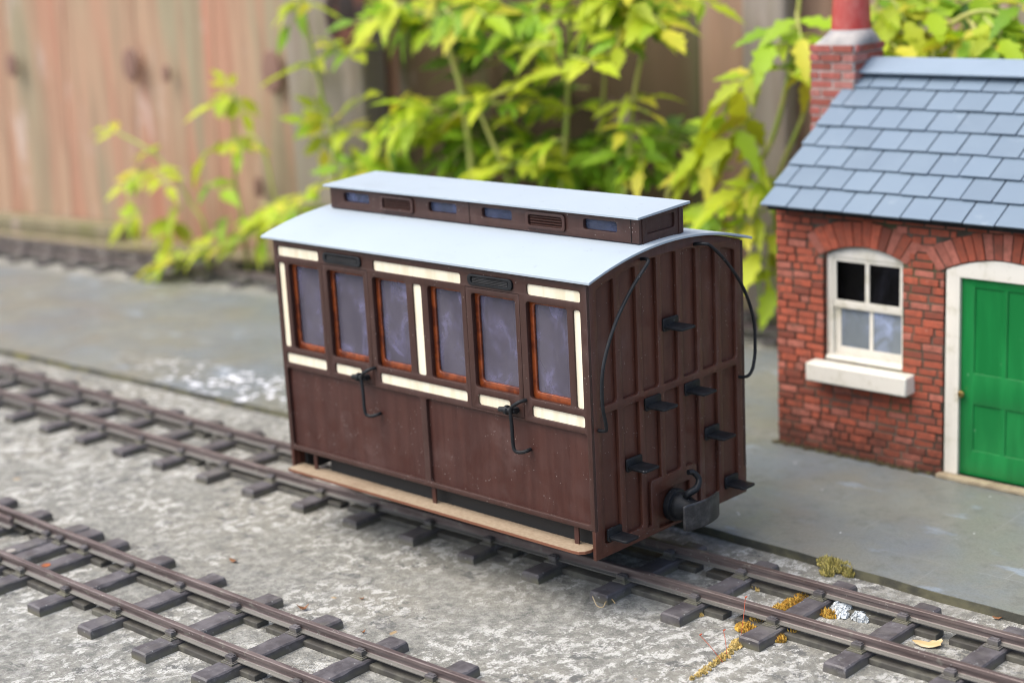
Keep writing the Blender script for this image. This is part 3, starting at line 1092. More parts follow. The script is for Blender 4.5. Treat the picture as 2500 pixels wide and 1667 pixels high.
# clerestory: a raised lantern with small lights, louvres and its own flat roof
cy0, cy1, cx0, cx1, cz0, cz1 = .186, .336, .006, .990, .6405, .694
CW = [(.056, .149), (.357, .450), (.532, .625), (.836, .930)]
CL = [(.192, .307), (.670, .786)]
cl_root = None
for side in (0, 1):
    Y = (lambda t: cy0 + t) if side == 0 else (lambda t: cy1 - t)

    def cfn(p, Y=Y):
        return Vector((p.x, Y(p.z), p.y))
    mb = MB()
    holes = [rrect(a, b, .659, .682, .006) for a, b in CW] + [rrect(a + .007, b - .007, .654, .680, .006) for a, b in CL]
    mb.plate(rrect(cx0, cx1, cz0 - (.0 if side == 0 else 0), cz1, 0), holes, .010, cfn, .0006)
    ob = mb.tilt().build('clerestory_side', BROWN, car, angle=50)
    for a, b in CW:
        mb = MB()
        mb.box(a - .003, b + .003, min(Y(.0105), Y(.0118)), max(Y(.0105), Y(.0118)), .6565, .6845)
        mb.tilt().build('clerestory_pane', CLPANE, ob, smooth=False)
    for a, b in CL:
        mb = MB()
        mb.plate(rrect(a, b, .648, .686, .009), [rrect(a + .008, b - .008, .655, .679, .006)], .0045, lambda p, f=cfn: f(Vector((p.x, p.y, p.z - .0045))), .0014)
        mb.plate(rrect(a + .006, b - .006, .653, .681, .004), [], .003, lambda p, f=cfn: f(Vector((p.x, p.y, p.z + .006))))
        for k in range(4):
            z0 = .6555 + k * .0060
            mb.prism([(Y(.006), z0), (Y(-.0015), z0 + .0004), (Y(-.0015), z0 + .0016), (Y(.006), z0 + .0046)], lambda p: (a + .012, p[0], p[1]), lambda p: (b - .012, p[0], p[1]))
        mb.tilt().build('louvre', BROWN, ob, angle=40)
    for sx0, sx1 in ((cx1 - .0215, cx1 - .0205), (.4915, .4922)):
        mb = MB()
        mb.box(sx0, sx1, min(Y(-.0012), Y(.001)), max(Y(-.0012), Y(.001)), cz0 + .002, cz1 - .002)
        mb.tilt().build('joint_line', DARK, ob, smooth=False)
for ex, sgn in ((cx1, 1), (cx0, -1)):
    mb = MB()
    mb.plate(rrect(cy0 + .0105, cy1 - .0105, cz0 - .002, cz1, 0), [rrect(cy0 + .024, cy1 - .032, .657, .6855, .005)], .005, lambda p: Vector((ex + sgn * .002 - sgn * p.z, p.x, p.y)), .0008)
    mb.plate(rrect(cy0 + .012, cy1 - .012, cz0, cz1 - .001, 0), [], .003, lambda p: Vector((ex - sgn * .0035 - sgn * p.z, p.x, p.y)))
    mb.box(min(ex, ex + sgn * .004), max(ex, ex + sgn * .004), cy1 - .020, cy1 - .016, cz0 + .001, cz1 - .001)
    mb.tilt().build('clerestory_end', BROWN, car, angle=50)
mb = MB()
mb.box(-.004, 1.000, .172, .349, cz1 + .0004, cz1 + .0054)
mb.tilt().build('clerestory_roof', ROOFW, car, bevel=.0006)

# floor, underframe, axleguards, wheels
mb = MB()
mb.box(.016, .984, .022, W - .022, .075, .083)
mb.box(.11, .973, .034, .042, .006, .0745)  # black side plates added so the gap under the body reads as shade
mb.box(.11, .973, W - .042, W - .034, .006, .0745)
mb.box(.027, .973, .10, .115, .02, .0745)
mb.box(.027, .973, W - .115, W - .10, .02, .0745)
mb.box(.016, .026, .03, W - .03, .004, .0745)
mb.box(.974, .984, .03, W - .03, .004, .0745)
mb.build('underframe', UNDER, car, smooth=False)
for wx in (.235, .765):
    mb = MB()
    mb.tube([(wx, .13, -.028), (wx, W - .13, -.028)], .010, 12)
    ax = mb.build('axle', UNDER, car)
    for yy, s in ((.181, 1), (.181 + .172, -1)):
        mb = MB()
        mb.lathe([(.012, -.010), (.055, -.010), (.058, -.008), (.060, .008), (.067, .0105), (.067, .014), (.050, .014), (.046, .008), (.014, .008), (.012, .014)], 40,
                 lambda p, wx=wx, yy=yy, s=s: Vector((wx + p.x, yy + s * p.z, -.0305 + p.y)))
        mb.build('wheel', BUFFER, ax, angle=30)
    for yy in (.105, W - .105):
        mb = MB()
        mb.plate([(wx - .07, .04), (wx + .07, .04), (wx + .03, -.035), (wx + .018, -.045), (wx - .018, -.045), (wx - .03, -.035)], [], .012, lambda p, yy=yy: Vector((p.x, yy - .006 + p.z, p.y)))
        mb.box(wx - .022, wx + .022, yy - .02, yy + .02, -.042, .0)
        mb.build('axlebox', UNDER, car, smooth=False)
# seats and partition seen dimly through the glass
mb = MB()
mb.box(.497, .503, .03, W - .03, .083, .53)
mb.build('partition', PANELB, car, smooth=False)

# footboards with hangers
for yy, s in ((0, 1), (W, -1)):
    def ffn(p, yy=yy, s=s):
        return Vector((p.x, yy + s * p.y, .0135 + p.z))
    out = [(.012, .026), (.012, -.020), (.016, -.026), (.955, -.026), (.972, -.024), (.982, -.015), (.985, .0), (.985, .026)]
    mb = MB()
    mb.plate(out, [], .006, ffn, .0005)
    fb = mb.build('footboard', BOARDEDGE, car, smooth=False)
    mb = MB()
    inn = [(a * .998 + .001, b * .97) for a, b in out]
    mb.plate(inn, [], .0006, lambda p, f=ffn: f(Vector((p.x, p.y, p.z + .0062))))
    mb.build('board_top', BOARD, fb, smooth=False)
    mb = MB()
    for hx in (.082, .503, .938):
        mb.box(hx - .006, hx + .006, min(yy + s * .009, yy + s * .0125), max(yy + s * .009, yy + s * .0125), .0195, .066)
    mb.build('hanger', PANELB, fb, smooth=False)

# ------------------------------------------------------------------ station building
HX0, HX1, HY, HYB = .642, 1.960, 1.180, 1.980
EAVE = .550
RIDGEY, RIDGEZ = 1.585, .862
house = thing('station_building', 'red brick model station house with blue slate roof and green door', 'station building', (1.3, 1.55, PZ))
random.seed(3)
SLOPE = (RIDGEZ - .545) / (RIDGEY - 1.115)


def brick_tint():
    r = random.random()
    if r < .62:
        k = random.uniform(.8, 1.15)
        return (.42 * k, .100 * k, .055 * k)
    if r < .85:
        k = random.uniform(.85, 1.1)
        return (.46 * k, .155 * k, .110 * k)
    k = random.uniform(.7, 1.1)
    return (.29 * k, .078 * k, .050 * k)


WINX = (.788, 1.024)
WINZ = (.140, .423)
WCX = .905
DRX = (1.140, 1.452)
DRZ = (PZ, .418)
DCX = (DRX[0] + DRX[1]) / 2
W2X = (2 * DCX - WINX[1], 2 * DCX - WINX[0])
OPEN = [(WINX, WINZ, .028), (DRX, DRZ, .036), (W2X, WINZ, .028)]


def arch_poly(xr, zr, rise, n=12, grow=0.0, base=None):
    """opening outline with a segmental head"""
    x0, x1 = xr
    hw = (x1 - x0) / 2
    R = (hw * hw + rise * rise) / (2 * rise)
    cx, cz = (x0 + x1) / 2, zr[1] + rise - R
    a = math.asin(hw / R)
    out = [(x0, zr[0]), (x1, zr[0])]
    for i in range(n + 1):
        t = lerp(a, -a, i / n)
        out.append((cx + R * math.sin(t), cz + R * math.cos(t)))
    return out, (cx, cz, R, a)


holes = [arch_poly(*o)[0] for o in OPEN]
# door hole runs down to the ground, so the outline dips round it
mb = MB()
x0, x1 = DRX
outer = [(HX0, PZ), (x0, PZ)] + [holes[1][-1 - i] for i in range(len(holes[1]) - 2)] + [(x1, PZ), (HX1, PZ), (HX1, .60), (HX0, .60)]
mb.plate(outer, [holes[0], holes[2]], .028, lambda p: Vector((p.x, HY + .0028 + p.z, p.y)))
# gables and back
gable = [(HY + .031, PZ), (HYB, PZ), (HYB, .55), (RIDGEY, .835), (HY + .031, .575)]
for gx in (HX0 + .0028, HX1 - .031):
    mb.plate(gable, [], .028, lambda p, gx=gx: Vector((gx + p.z, p.x, p.y)))
mb.box(HX0 + .031, HX1 - .031, HYB - .03, HYB - .003, PZ, .55)
wall = mb.build('wall', MORTAR, house, smooth=False)


def free(xa, xb, z):
    """parts of a course left between openings and arches"""
    spans = [(xa, xb)]
    for (xr, zr, rise) in OPEN:
        cx = (xr[0] + xr[1]) / 2
        hw = (xr[1] - xr[0]) / 2
        R = (hw * hw + rise * rise) / (2 * rise)
        cz = zr[1] + rise - R
        if zr[0] <= z <= zr[1] - .002:
            cut = (xr[0], xr[1])
        elif z > zr[1] - .002:
            ro = R + .072
            d = ro * ro - (z - cz) ** 2
            lim = (hw + .03) * 1.02
            if d <= 0:
                continue
            w = min(math.sqrt(d), lim + (z - zr[1]) * .20 - .018)
            cut = (cx - w, cx + w)
        else:
            continue
        new = []
        for a, b in spans:
            if cut[1] <= a or cut[0] >= b:
                new.append((a, b))
                continue
            if cut[0] > a:
                new.append((a, cut[0]))
            if cut[1] < b:
                new.append((cut[1], b))
        spans = new
    return spans


mb = MB()
CH, BL = .0212, .058
row = 0
z = PZ + .002
while z < .55:
    x = HX0 - random.uniform(0, .03) - (BL / 2 if row % 2 else 0)
    while x < HX1:
        L = BL * random.choice((1, 1, 1, .5, .97, 1.04)) * random.uniform(.95, 1.05)
        for a, b in free(max(x + .0026, HX0), min(x + L - .0026, HX1), z + CH / 2):
            if b - a < .005:
                continue
            d = random.uniform(-.0016, .0022)
            j = [random.uniform(-.0012, .0012) for _ in range(8)]
            z0, z1 = z + .0021 + j[0], z + CH - .0023 + j[1]
            tint = brick_tint()
            mb.box(a, b, HY + d, HY + .012, z0, z1, tint, lambda p, j=j: Vector((p.x, p.y + j[2] * .5 * (p.x > (a + b) / 2), p.z + j[3] * (p.x > (a + b) / 2))))
        x += L
    z += CH
    row += 1
# brick returns inside the reveals
for (xr, zr, rise) in OPEN:
    z = PZ + .002
    while z < zr[1]:
        if z + CH > zr[0]:
            for xx, s in ((xr[0], -1), (xr[1], 1)):
                mb.box(min(xx - s * .0015, xx + s * .012), max(xx - s * .0015, xx + s * .012), HY + .014, HY + .030, z + .0014, z + CH - .0016, brick_tint())
        z += CH
# voussoirs
for (xr, zr, rise) in OPEN:
    _, (cx, cz, R, a) = arch_poly(xr, zr, rise)
    aa = a * 1.10
    n = int(2 * aa * (R + .035) / .0235)
    for i in range(n):
        t0 = lerp(-aa, aa, i / n) + .003
        t1 = lerp(-aa, aa, (i + 1) / n) - .003
        d = random.uniform(-.0015, .0020)
        r0, r1 = R + .001, R + .068 + random.uniform(-.004, .004)
        sp = 1.35      # joints splay wider than the arc's own radius
        q = [(cx + r0 * math.sin(t0), cz + r0 * math.cos(t0)), (cx + r0 * math.sin(t1), cz + r0 * math.cos(t1)),
             (cx + r0 * math.sin(t1) + (r1 - r0) * math.sin(t1 * sp), cz + r0 * math.cos(t1) + (r1 - r0) * math.cos(t1 * sp)),
             (cx + r0 * math.sin(t0) + (r1 - r0) * math.sin(t0 * sp), cz + r0 * math.cos(t0) + (r1 - r0) * math.cos(t0 * sp))]
        mb.prism(q, lambda p, d=d: (p[0], HY + d - .001, p[1]), lambda p: (p[0], HY + .014, p[1]), brick_tint())
# gable bricks that can be seen from a step aside
for gx, s in ((HX0, -1), (HX1, 1)):
    z = PZ + .002
    row = 0
    while z < .80:
        yl = HY if z < .55 else RIDGEY - (RIDGEZ - .03 - z) / SLOPE
        yr = HYB if z < .52 else 2 * RIDGEY - yl
        y = yl - (BL / 2 if row % 2 else 0)
        while y < yr:
            L = BL * random.choice((1, 1, .5, 1.03))
            ya, yb = max(y + .002, yl + (.013 if z < .56 else 0)), min(y + L - .002, yr)
            if yb - ya > .01:
                mb.box(min(gx - s * .010, gx + s * .0015), max(gx - s * .010, gx + s * .0015), ya, yb, z + .0015, z + CH - .0015, brick_tint())
            y += L
        z += CH
        row += 1
mb.build('brickwork', BRICK, wall, smooth=False, bevel=.0018)

# roof: real overlapping slates on both slopes
mb = MB()
RX0, RX1 = .640, 1.972
SW, EXPO = .0835, .0795
L2 = math.hypot(RIDGEY - 1.115, RIDGEZ - .545)
ux, uz = (RIDGEY - 1.115) / L2, (RIDGEZ - .545) / L2
for slope in (0, 1):
    for r in range(7):
        s0 = r * EXPO
        s1 = min(s0 + EXPO * 1.35, L2 + .01)
        x = RX0 - (SW / 2 if r % 2 else 0)
        while x < RX1:
            a, b = max(x + .0020, RX0 + random.uniform(-.002, .002)), min(x + SW - .0020, RX1)
            if b - a > .01:
                j = random.uniform(-.0015, .0015)
                k = random.uniform(.93, 1.07)
                tint = (.138 * k, .188 * k, .245 * k)
                lift0 = .0100 + random.uniform(0, .002)

                def sfn(p, slope=slope):
                    # p: x, distance up the slope, lift off the slope
                    y = 1.115 + ux * p.y - uz * p.z
                    zz = .545 + uz * p.y + ux * p.z
                    if slope:
                        y = 2 * RIDGEY - y
                    return Vector((p.x, y, zz))
                vs = []
                for xx in (a, b):
                    for (ss, lf) in ((s0 + j, lift0), (s0 + j, lift0 - .0048), (s1, .0012), (s1, -.0028)):
                        vs.append(sfn(Vector((xx, ss, lf))))
                mb.add(vs, [(0, 2, 6, 4), (1, 5, 7, 3), (0, 4, 5, 1), (2, 3, 7, 6), (0, 1, 3, 2), (4, 6, 7, 5)], tint)
            x += SW
roof2 = mb.build('roof', SLATE, house, smooth=False, bevel=.0006)
mb = MB()
# roofing board under the slates
for slope in (0, 1):
    q = [(1.135, .546), (RIDGEY, .546 + (RIDGEY - 1.135) * SLOPE), (RIDGEY, .536 + (RIDGEY - 1.135) * SLOPE), (1.135, .536)]
    if slope:
        q = [(2 * RIDGEY - a, b) for a, b in q]
    mb.prism(q, lambda p: (RX0 + .006, p[0], p[1]), lambda p: (RX1 - .006, p[0], p[1]))
mb.build('roof_board', DARK, roof2, smooth=False)
mb = MB()
for s in (-1, 1):
    q = [(RIDGEY, RIDGEZ + .032), (RIDGEY + s * .058, RIDGEZ - .004), (RIDGEY + s * .056, RIDGEZ - .010), (RIDGEY, RIDGEZ + .024)]
    mb.prism(q, lambda p: (.662, p[0], p[1]), lambda p: (RX1, p[0], p[1]), (.20, .26, .33))
mb.build('ridge_tile', SLATE, roof2, smooth=False, bevel=.002)

# sash windows
for (xr, zr, rise) in (OPEN[0], OPEN[2]):
    oy = HY + .016
    cxw = (xr[0] + xr[1]) / 2
    fo, _ = arch_poly((xr[0] + .0022, xr[1] - .0005), zr, rise - .003)
    xa, xb = xr[0] + .020, xr[1] - .012
    mb = MB()
    mb.plate(fo, [rrect(xa, xb, zr[0] + .012, zr[1] - .008, 0)], .016, lambda p: Vector((p.x, oy + p.z, p.y)), .001)
    w = mb.build('window', WHITE, house, angle=50)
    zm = .290
    mb = MB()
    mid = (xa + xb) / 2
    # upper sash stands in front of the lower one
    mb.plate(rrect(xa + .0004, xb - .0004, zm - .010, zr[1] - .0084, 0), [rrect(xa + .009, mid - .006, zm + .011, zr[1] - .019, 0), rrect(mid + .006, xb - .007, zm + .011, zr[1] - .019, 0)], .006, lambda p: Vector((p.x, oy + .003 + p.z, p.y)), .0008)
    us = mb.build('upper_sash', WHITE, w, angle=50)
    mb = MB()
    mb.plate(rrect(xa + .0004, xb - .0004, zr[0] + .0124, zm + .008, 0), [rrect(xa + .019, mid + .003, zr[0] + .034, zm - .0105, 0), rrect(mid + .014, xb - .004, zr[0] + .034, zm - .0105, 0)], .006, lambda p: Vector((p.x, oy + .0095 + p.z, p.y)), .0008)
    ls = mb.build('lower_sash', WHITE, w, angle=50)
    mb = MB()
    mb.box(xa + .004, xb - .003, oy + .0060, oy + .0072, zm, zr[1] - .012)
    mb.build('upper_pane', DARKPANE, w, smooth=False)
    mb = MB()
    mb.box(xa + .010, xb - .002, oy + .0125, oy + .0137, zr[0] + .02, zm)
    mb.build('lower_pane', NETPANE, w, smooth=False)
    mb = MB()
    mb.box(cxw - .146, cxw + .154, HY - .043, HY + .012, .086, .136)
    mb.box(xr[0] + .002, xr[1] - .002, HY + .006, HY + .0185, .1362, .150)
    mb.build('sill', WHITE, w, bevel=.004)
mb = MB()
mb.box(HX0 + .05, HX1 - .05, HY + .20, HY + .21, PZ, .5)
mb.box(HX0 + .05, HX1 - .05, HY + .06, HY + .2, PZ + .001, PZ + .004)
mb.build('room_lining', DARK, house, smooth=False)
# door frame, boarded door, knob and threshold
fo, _ = arch_poly((DRX[0] + .004, DRX[1] - .004), (PZ + .012, DRZ[1]), .034)
mb = MB()
mb.plate(fo, [rrect(DRX[0] + .040, DRX[1] - .036, PZ + .0118 + .0002, .404, 0)], .020, lambda p: Vector((p.x, HY + .004 + p.z, p.y)), .0015)
mb.build('door_frame', WHITE, house, angle=50)
dx0, dx1 = DRX[0] + .041, DRX[1] - .037
mb = MB()
mb.box(dx0, dx1, HY + .019, HY + .025, PZ + .013, .403)
st = .036
mx = (dx0 + dx1) / 2
rects = [(dx0 + st, mx - .006, .160, .378), (mx + .006, dx1 - st, .160, .378), (dx0 + st, mx - .006, -.040, .080), (mx + .006, dx1 - st, -.040, .080)]
mb.plate(rrect(dx0, dx1, PZ + .013, .403, 0), [rrect(*r, .002) for r in rects], .0035, lambda p: Vector((p.x, HY + .0152 + p.z, p.y)), .0008)
dr = mb.build('door', GREEN, house, angle=50)
mb = MB()
kc = Vector((dx0 + .008, HY + .0155, .105))
mb.lathe([(.003, 0), (.003, .006), (.0075, .008), (.009, .013), (.006, .018), (.001, .019)], 16, lambda p: kc + Vector((p.x, -p.z, p.y)))
mb.build('knob', BRASS, dr)
mb = MB()
mb.box(DRX[0] - .006, DRX[1] + .006, HY - .020, HY + .026, PZ + .0005, PZ + .0115)
mb.build('threshold', STONE, house, bevel=.002)

# chimney
CX0, CX1, CY0, CY1, CZT = .540, .682, 1.500, 1.655, .922
mb = MB()
mb.box(CX0 + .003, CX1 - .003, CY0 + .003, CY1 - .003, PZ, CZT - .001)
ch = mb.build('chimney', PMORTAR, house, smooth=False)
mb = MB()
row = 0
z = PZ
CHC = .0245
while z < CZT - .012:
    c0 = (CX0, CX1, CY0, CY1)
    top = z + CHC > CZT - .03
    g = .004 if top else 0
    for face in range(4):
        lo, hi = ((CX0, CX1), (CX0, CX1), (CY0, CY1), (CY0, CY1))[face]
        x = lo - (.036 if (row + face) % 2 else 0)
        while x < hi:
            L = .070 * random.uniform(.94, 1.04)
            a, b = max(lo, x + .003), min(hi, x + L - .003)
            if b - a > .012:
                j = random.uniform(-.0015, .0015) + g
                z0, z1 = z + .003, z + CHC - .003
                k = random.uniform(.85, 1.15)
                tint = random.choice(((.34 * k, .10 * k, .085 * k), (.40 * k, .17 * k, .15 * k), (.30 * k, .085 * k, .065 * k)))
                if face == 0:
                    mb.box(a, b, CY0 - j, CY0 + .01, z0, z1, tint)
                elif face == 1:
                    mb.box(a, b, CY1 - .01, CY1 + j, z0, z1, tint)
                elif face == 2:
                    mb.box(CX0 - j, CX0 + .0095, a + .0105 * (a == CY0), b - .0105 * (b == CY1), z0, z1, tint)
                else:
                    mb.box(CX1 - .0095, CX1 + j, a + .0105 * (a == CY0), b - .0105 * (b == CY1), z0, z1, tint)
            x += L
    z += CHC
    row += 1
mb.build('chimney_bricks', BRICK, ch, smooth=False, bevel=.0022)
mb = MB()
pc = Vector(((CX0 + CX1) / 2 + .016, (CY0 + CY1) / 2 - .005, 0))
vs, fs = [], []
n = 32
ringspec = [(1.0, CZT - .004, 0), (1.0, CZT + .004, 0), (.80, CZT + .016, .45), (.62, CZT + .030, .85), (.0, CZT + .048, 1)]
hx, hy = (CX1 - CX0) / 2 + .001, (CY1 - CY0) / 2 + .001
for f, z, rd in ringspec:
    for k in range(n):
        a = 2 * math.pi * (k + .5) / n
        ca, sa = math.cos(a), math.sin(a)
        q = 1 / max(abs(ca), abs(sa))
        sq = Vector(((CX0 + CX1) / 2 + hx * ca * q * (1 if f else 0), (CY0 + CY1) / 2 + hy * sa * q * (1 if f else 0), 0))
        rv = pc + Vector((ca, sa, 0)) * (.055 + .02 * f)
        p = sq.lerp(rv, rd)
        vs.append((p.x, p.y, z))
for i in range(len(ringspec) - 1):
    for k in range(n):
        fs.append((i * n + k, i * n + (k + 1) % n, (i + 1) * n + (k + 1) % n, (i + 1) * n + k))
fs.append(tuple((len(ringspec) - 1) * n + k for k in range(n)))
mb.add(vs, fs)
mb.build('chimney_flaunching', CEMENT, ch, angle=60)
mb = MB()
mb.lathe([(.056, CZT + .025), (.0545, CZT + .05), (.0505, CZT + .115), (.047, CZT + .19), (.046, CZT + .205), (.055, CZT + .215), (.056, CZT + .232), (.050, CZT + .240), (.036, CZT + .240), (.036, CZT + .20)], 40, lambda p: Vector((pc.x + p.x, pc.y + p.y, p.z)))
mb.build('chimney_pot', POT, ch)

# ------------------------------------------------------------------ fence, kerb
fence = thing('garden_fence', 'weathered wooden board fence closing off the background', 'fence', (-2, FY + FS * -2, GZ))
FD = Vector((1, FS, 0)).normalized()
FN = Vector((FS, -1, 0)).normalized()          # towards the camera
random.seed(5)
TOP = 3.3
x = -7.2
i = 0
while x < 3.0:
    w = random.uniform(.46, .56)
    base = Vector((x, FY + FS * x, 0))
    lean = random.uniform(-.006, .006) + .115 * max(0, min(1, (-1.2 - x) / 3))
    mb = MB()
    ns = 6
    vs, fs = [], []
    for k in range(ns + 1):
        z = lerp(GZ, TOP + random.uniform(0, .03), k / ns)
        for (u, dpt) in ((-.02, .030 + .018), (w + .03, .052), (w + .03, .0), (-.02, .018)):
            p = base + FD * (u + lean * z) - FN * (.052 - dpt)
            vs.append((p.x, p.y, z))
    for k in range(ns):
        for q in range(4):
            fs.append((k * 4 + q, k * 4 + (q + 1) % 4, (k + 1) * 4 + (q + 1) % 4, (k + 1) * 4 + q))
    fs += [(0, 1, 2, 3), (ns * 4, ns * 4 + 1, ns * 4 + 2, ns * 4 + 3)]
    mb.add(vs, fs)
    mb.build('fence_board', FENCE_RED if x < -2.55 else FENCE_SHADE if -2.1 < x < -.95 else FENCE_GREY, fence, org=base, smooth=False, bevel=.006).location = (base - ORG[fence.name]) * S
    x += w
    i += 1


def fence_post(vx, vy, w, d, vtop=TOP, z0=GZ, name='fence_post'):
    p = hit_fence(vx, vy, .05)
    mb = MB()
    a = Vector((p.x, p.y, 0))
    q = [a, a + FD * w, a + FD * w + FN * d, a + FN * d]
    mb.prism(q, lambda t: (t.x, t.y, z0), lambda t: (t.x, t.y, vtop))
    o = mb.build(name, POSTMAT, fence, org=a, smooth=False, bevel=.02)
    o.location = (a - ORG[fence.name]) * S
    return o, a


po, pa = fence_post(735, 400, .42, .16)
# large dark knot on the post
kp = hit_fence(795, 30, .05 + .165)
mb = MB()
KM = Matrix((FD, Vector((0, 0, 1)), FN)).transposed()
mb.lathe([(.115, -.012), (.112, .004), (.095, .010), (.070, .009), (.055, .004)], 28, lambda p: kp + KM @ Vector((p.x * 1.0, p.y * 1.3, p.z)))
kn = mb.build('knot', KNOT, fence)
mb = MB()
mb.lathe([(.058, .002), (.050, .0065), (.02, .0075)], 20, lambda p: kp + KM @ Vector((p.x * .8 + .005, p.y * 1.3 + .01, p.z)))
mb.build('knot_heart', KNOTH, kn)
fence_post(1735, 300, .17, .10)

KNOT2 = Mat('faded_knot', 0.8).color((0.21, 0.120, 0.090)).m
for (vx, vy, kr) in ((297, 150, .060), (622, 166, .072), (25, 150, .045), (380, 170, .03), (592, 430, .035)):
    kq = hit_fence(vx, vy, .054)
    mb = MB()
    mb.lathe([(kr, -.008), (kr * .92, .003), (kr * .6, .006), (kr * .25, .007)], 24, lambda p, kq=kq: kq + KM @ Vector((p.x * .8, p.y * 1.35, p.z)))
    mb.build('knot', KNOT2, fence)

kerb = thing('timber_edging', 'mossy timber edging strip lying along the foot of the fence', 'timber edging', (-3, 2.05, GZ))
random.seed(9)
segs = [(-7.0, -2.6), (-2.59, -.3), (-.29, 2.6)]
for a, b in segs:
    mb = MB()
    k = 24
    vs, fs = [], []
    for i in range(k + 1):
        x = lerp(a, b, i / k)
        yb = FY + FS * x
        j = random.uniform(-.006, .006)
        for (dy, z) in ((-.17 + j, GZ - .002), (-.17 + j, GZ + .042 + j * .3), (-.16 + j, GZ + .048), (-.012, GZ + .050 + j * .4), (-.012, GZ - .002)):
            vs.append((x, yb + dy, z))
    for i in range(k):
        for q in range(5):
            fs.append((i * 5 + q, i * 5 + (q + 1) % 5, (i + 1) * 5 + (q + 1) % 5, (i + 1) * 5 + q))
    fs += [(0, 1, 2, 3, 4), tuple(k * 5 + q for q in range(5))]
    mb.add(vs, fs)
    mb.build('edging_board', KERBMAT, kerb, smooth=True)
mb = MB()
pts = [(-7.0, -.13), (-3.72, -.13), (-3.66, -.11), (-3.66, -.013), (-7.0, -.013)]
mb.prism(pts, lambda p: (p[0], FY + FS * p[0] + p[1], GZ + .051), lambda p: (p[0], FY + FS * p[0] + p[1], GZ + .125))
mb.build('upper_edging_board', KERBMAT, kerb, smooth=False, bevel=.012)

# ------------------------------------------------------------------ golden shrubs
YEL = [(.47, .58, .032), (.53, .60, .042), (.37, .53, .028), (.62, .58, .060), (.42, .50, .035)]
GRN = [(.24, .44, .028), (.15, .31, .022), (.32, .50, .028)]
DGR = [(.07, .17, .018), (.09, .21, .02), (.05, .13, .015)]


def leaflet(mb, base, d, nrm, L, c, rnd, wid=.40):
    d = d.normalized()
    s = d.cross(nrm).normalized()
    n = s.cross(d).normalized()
    prof = [(0, .03), (.10, .50), (.22, .86), (.34, 1.0), (.46, .96), (.58, .80), (.70, .58), (.80, .38), (.90, .18), (1.0, .01)]
    droop = rnd.uniform(.02, .30) * L
    fold = rnd.uniform(.10, .35)
    vs = []
    for i, (t, w) in enumerate(prof):
        cpt = base + d * (L * t) - n * (droop * t * t) - Vector((0, 0, 1)) * (droop * .5 * t * t)
        ww = w * L * wid * .5 * (1.22 if i % 2 else .80)
        vs += [cpt - s * ww + n * ww * fold, cpt, cpt + s * ww + n * ww * fold]
    fs = []
    for i in range(len(prof) - 1):
        o = i * 3
        fs += [(o, o + 1, o + 4, o + 3), (o + 1, o + 2, o + 5, o + 4)]
    mb.add(vs, fs, c)


def compound(mb, sb, a, b, npair, L, pal, rnd, face=None):
    """pinnate leaf from a to b: leaf stalk, pairs of pointed leaflets and one at the tip"""
    d = (b - a)
    ln = d.length
    d.normalize()
    tc = (CAM - a).normalized()
    nrm = (Vector((0, 0, 1)) * rnd.uniform(.6, 1.1) + tc * rnd.uniform(.15, .75) + Vector((rnd.uniform(-.35, .35), rnd.uniform(-.35, .35), 0))).normalized()
    nrm = (nrm - d * nrm.dot(d)).normalized()
    s = d.cross(nrm).normalized()
    sb.tube([a, a.lerp(b, .5) + nrm * ln * .03, b], [.0055, .004, .003], 5)
    npair = npair + 1 if npair else 1
    for i in range(npair):
        t = .30 + .62 * i / max(1, npair)
        p = a.lerp(b, t) + nrm * ln * .03 * (1 - abs(2 * t - 1))
        l = L * lerp(1.0, .85, i / max(1, npair)) * rnd.uniform(.85, 1.1)
        for sg in (-1, 1):
            dd = (d * rnd.uniform(.45, .8) + s * sg + nrm * rnd.uniform(-.15, .25)).normalized()
            k = rnd.uniform(.85, 1.1)
            c = rnd.choice(pal)
            leaflet(mb, p + dd * .006, dd, nrm + Vector((rnd.uniform(-.3, .3), rnd.uniform(-.3, .3), rnd.uniform(-.2, .3))), l, (c[0] * k, c[1] * k, c[2] * k), rnd)
    c = rnd.choice(pal)
    leaflet(mb, b, d, nrm, L * rnd.uniform(1.0, 1.25), c, rnd)


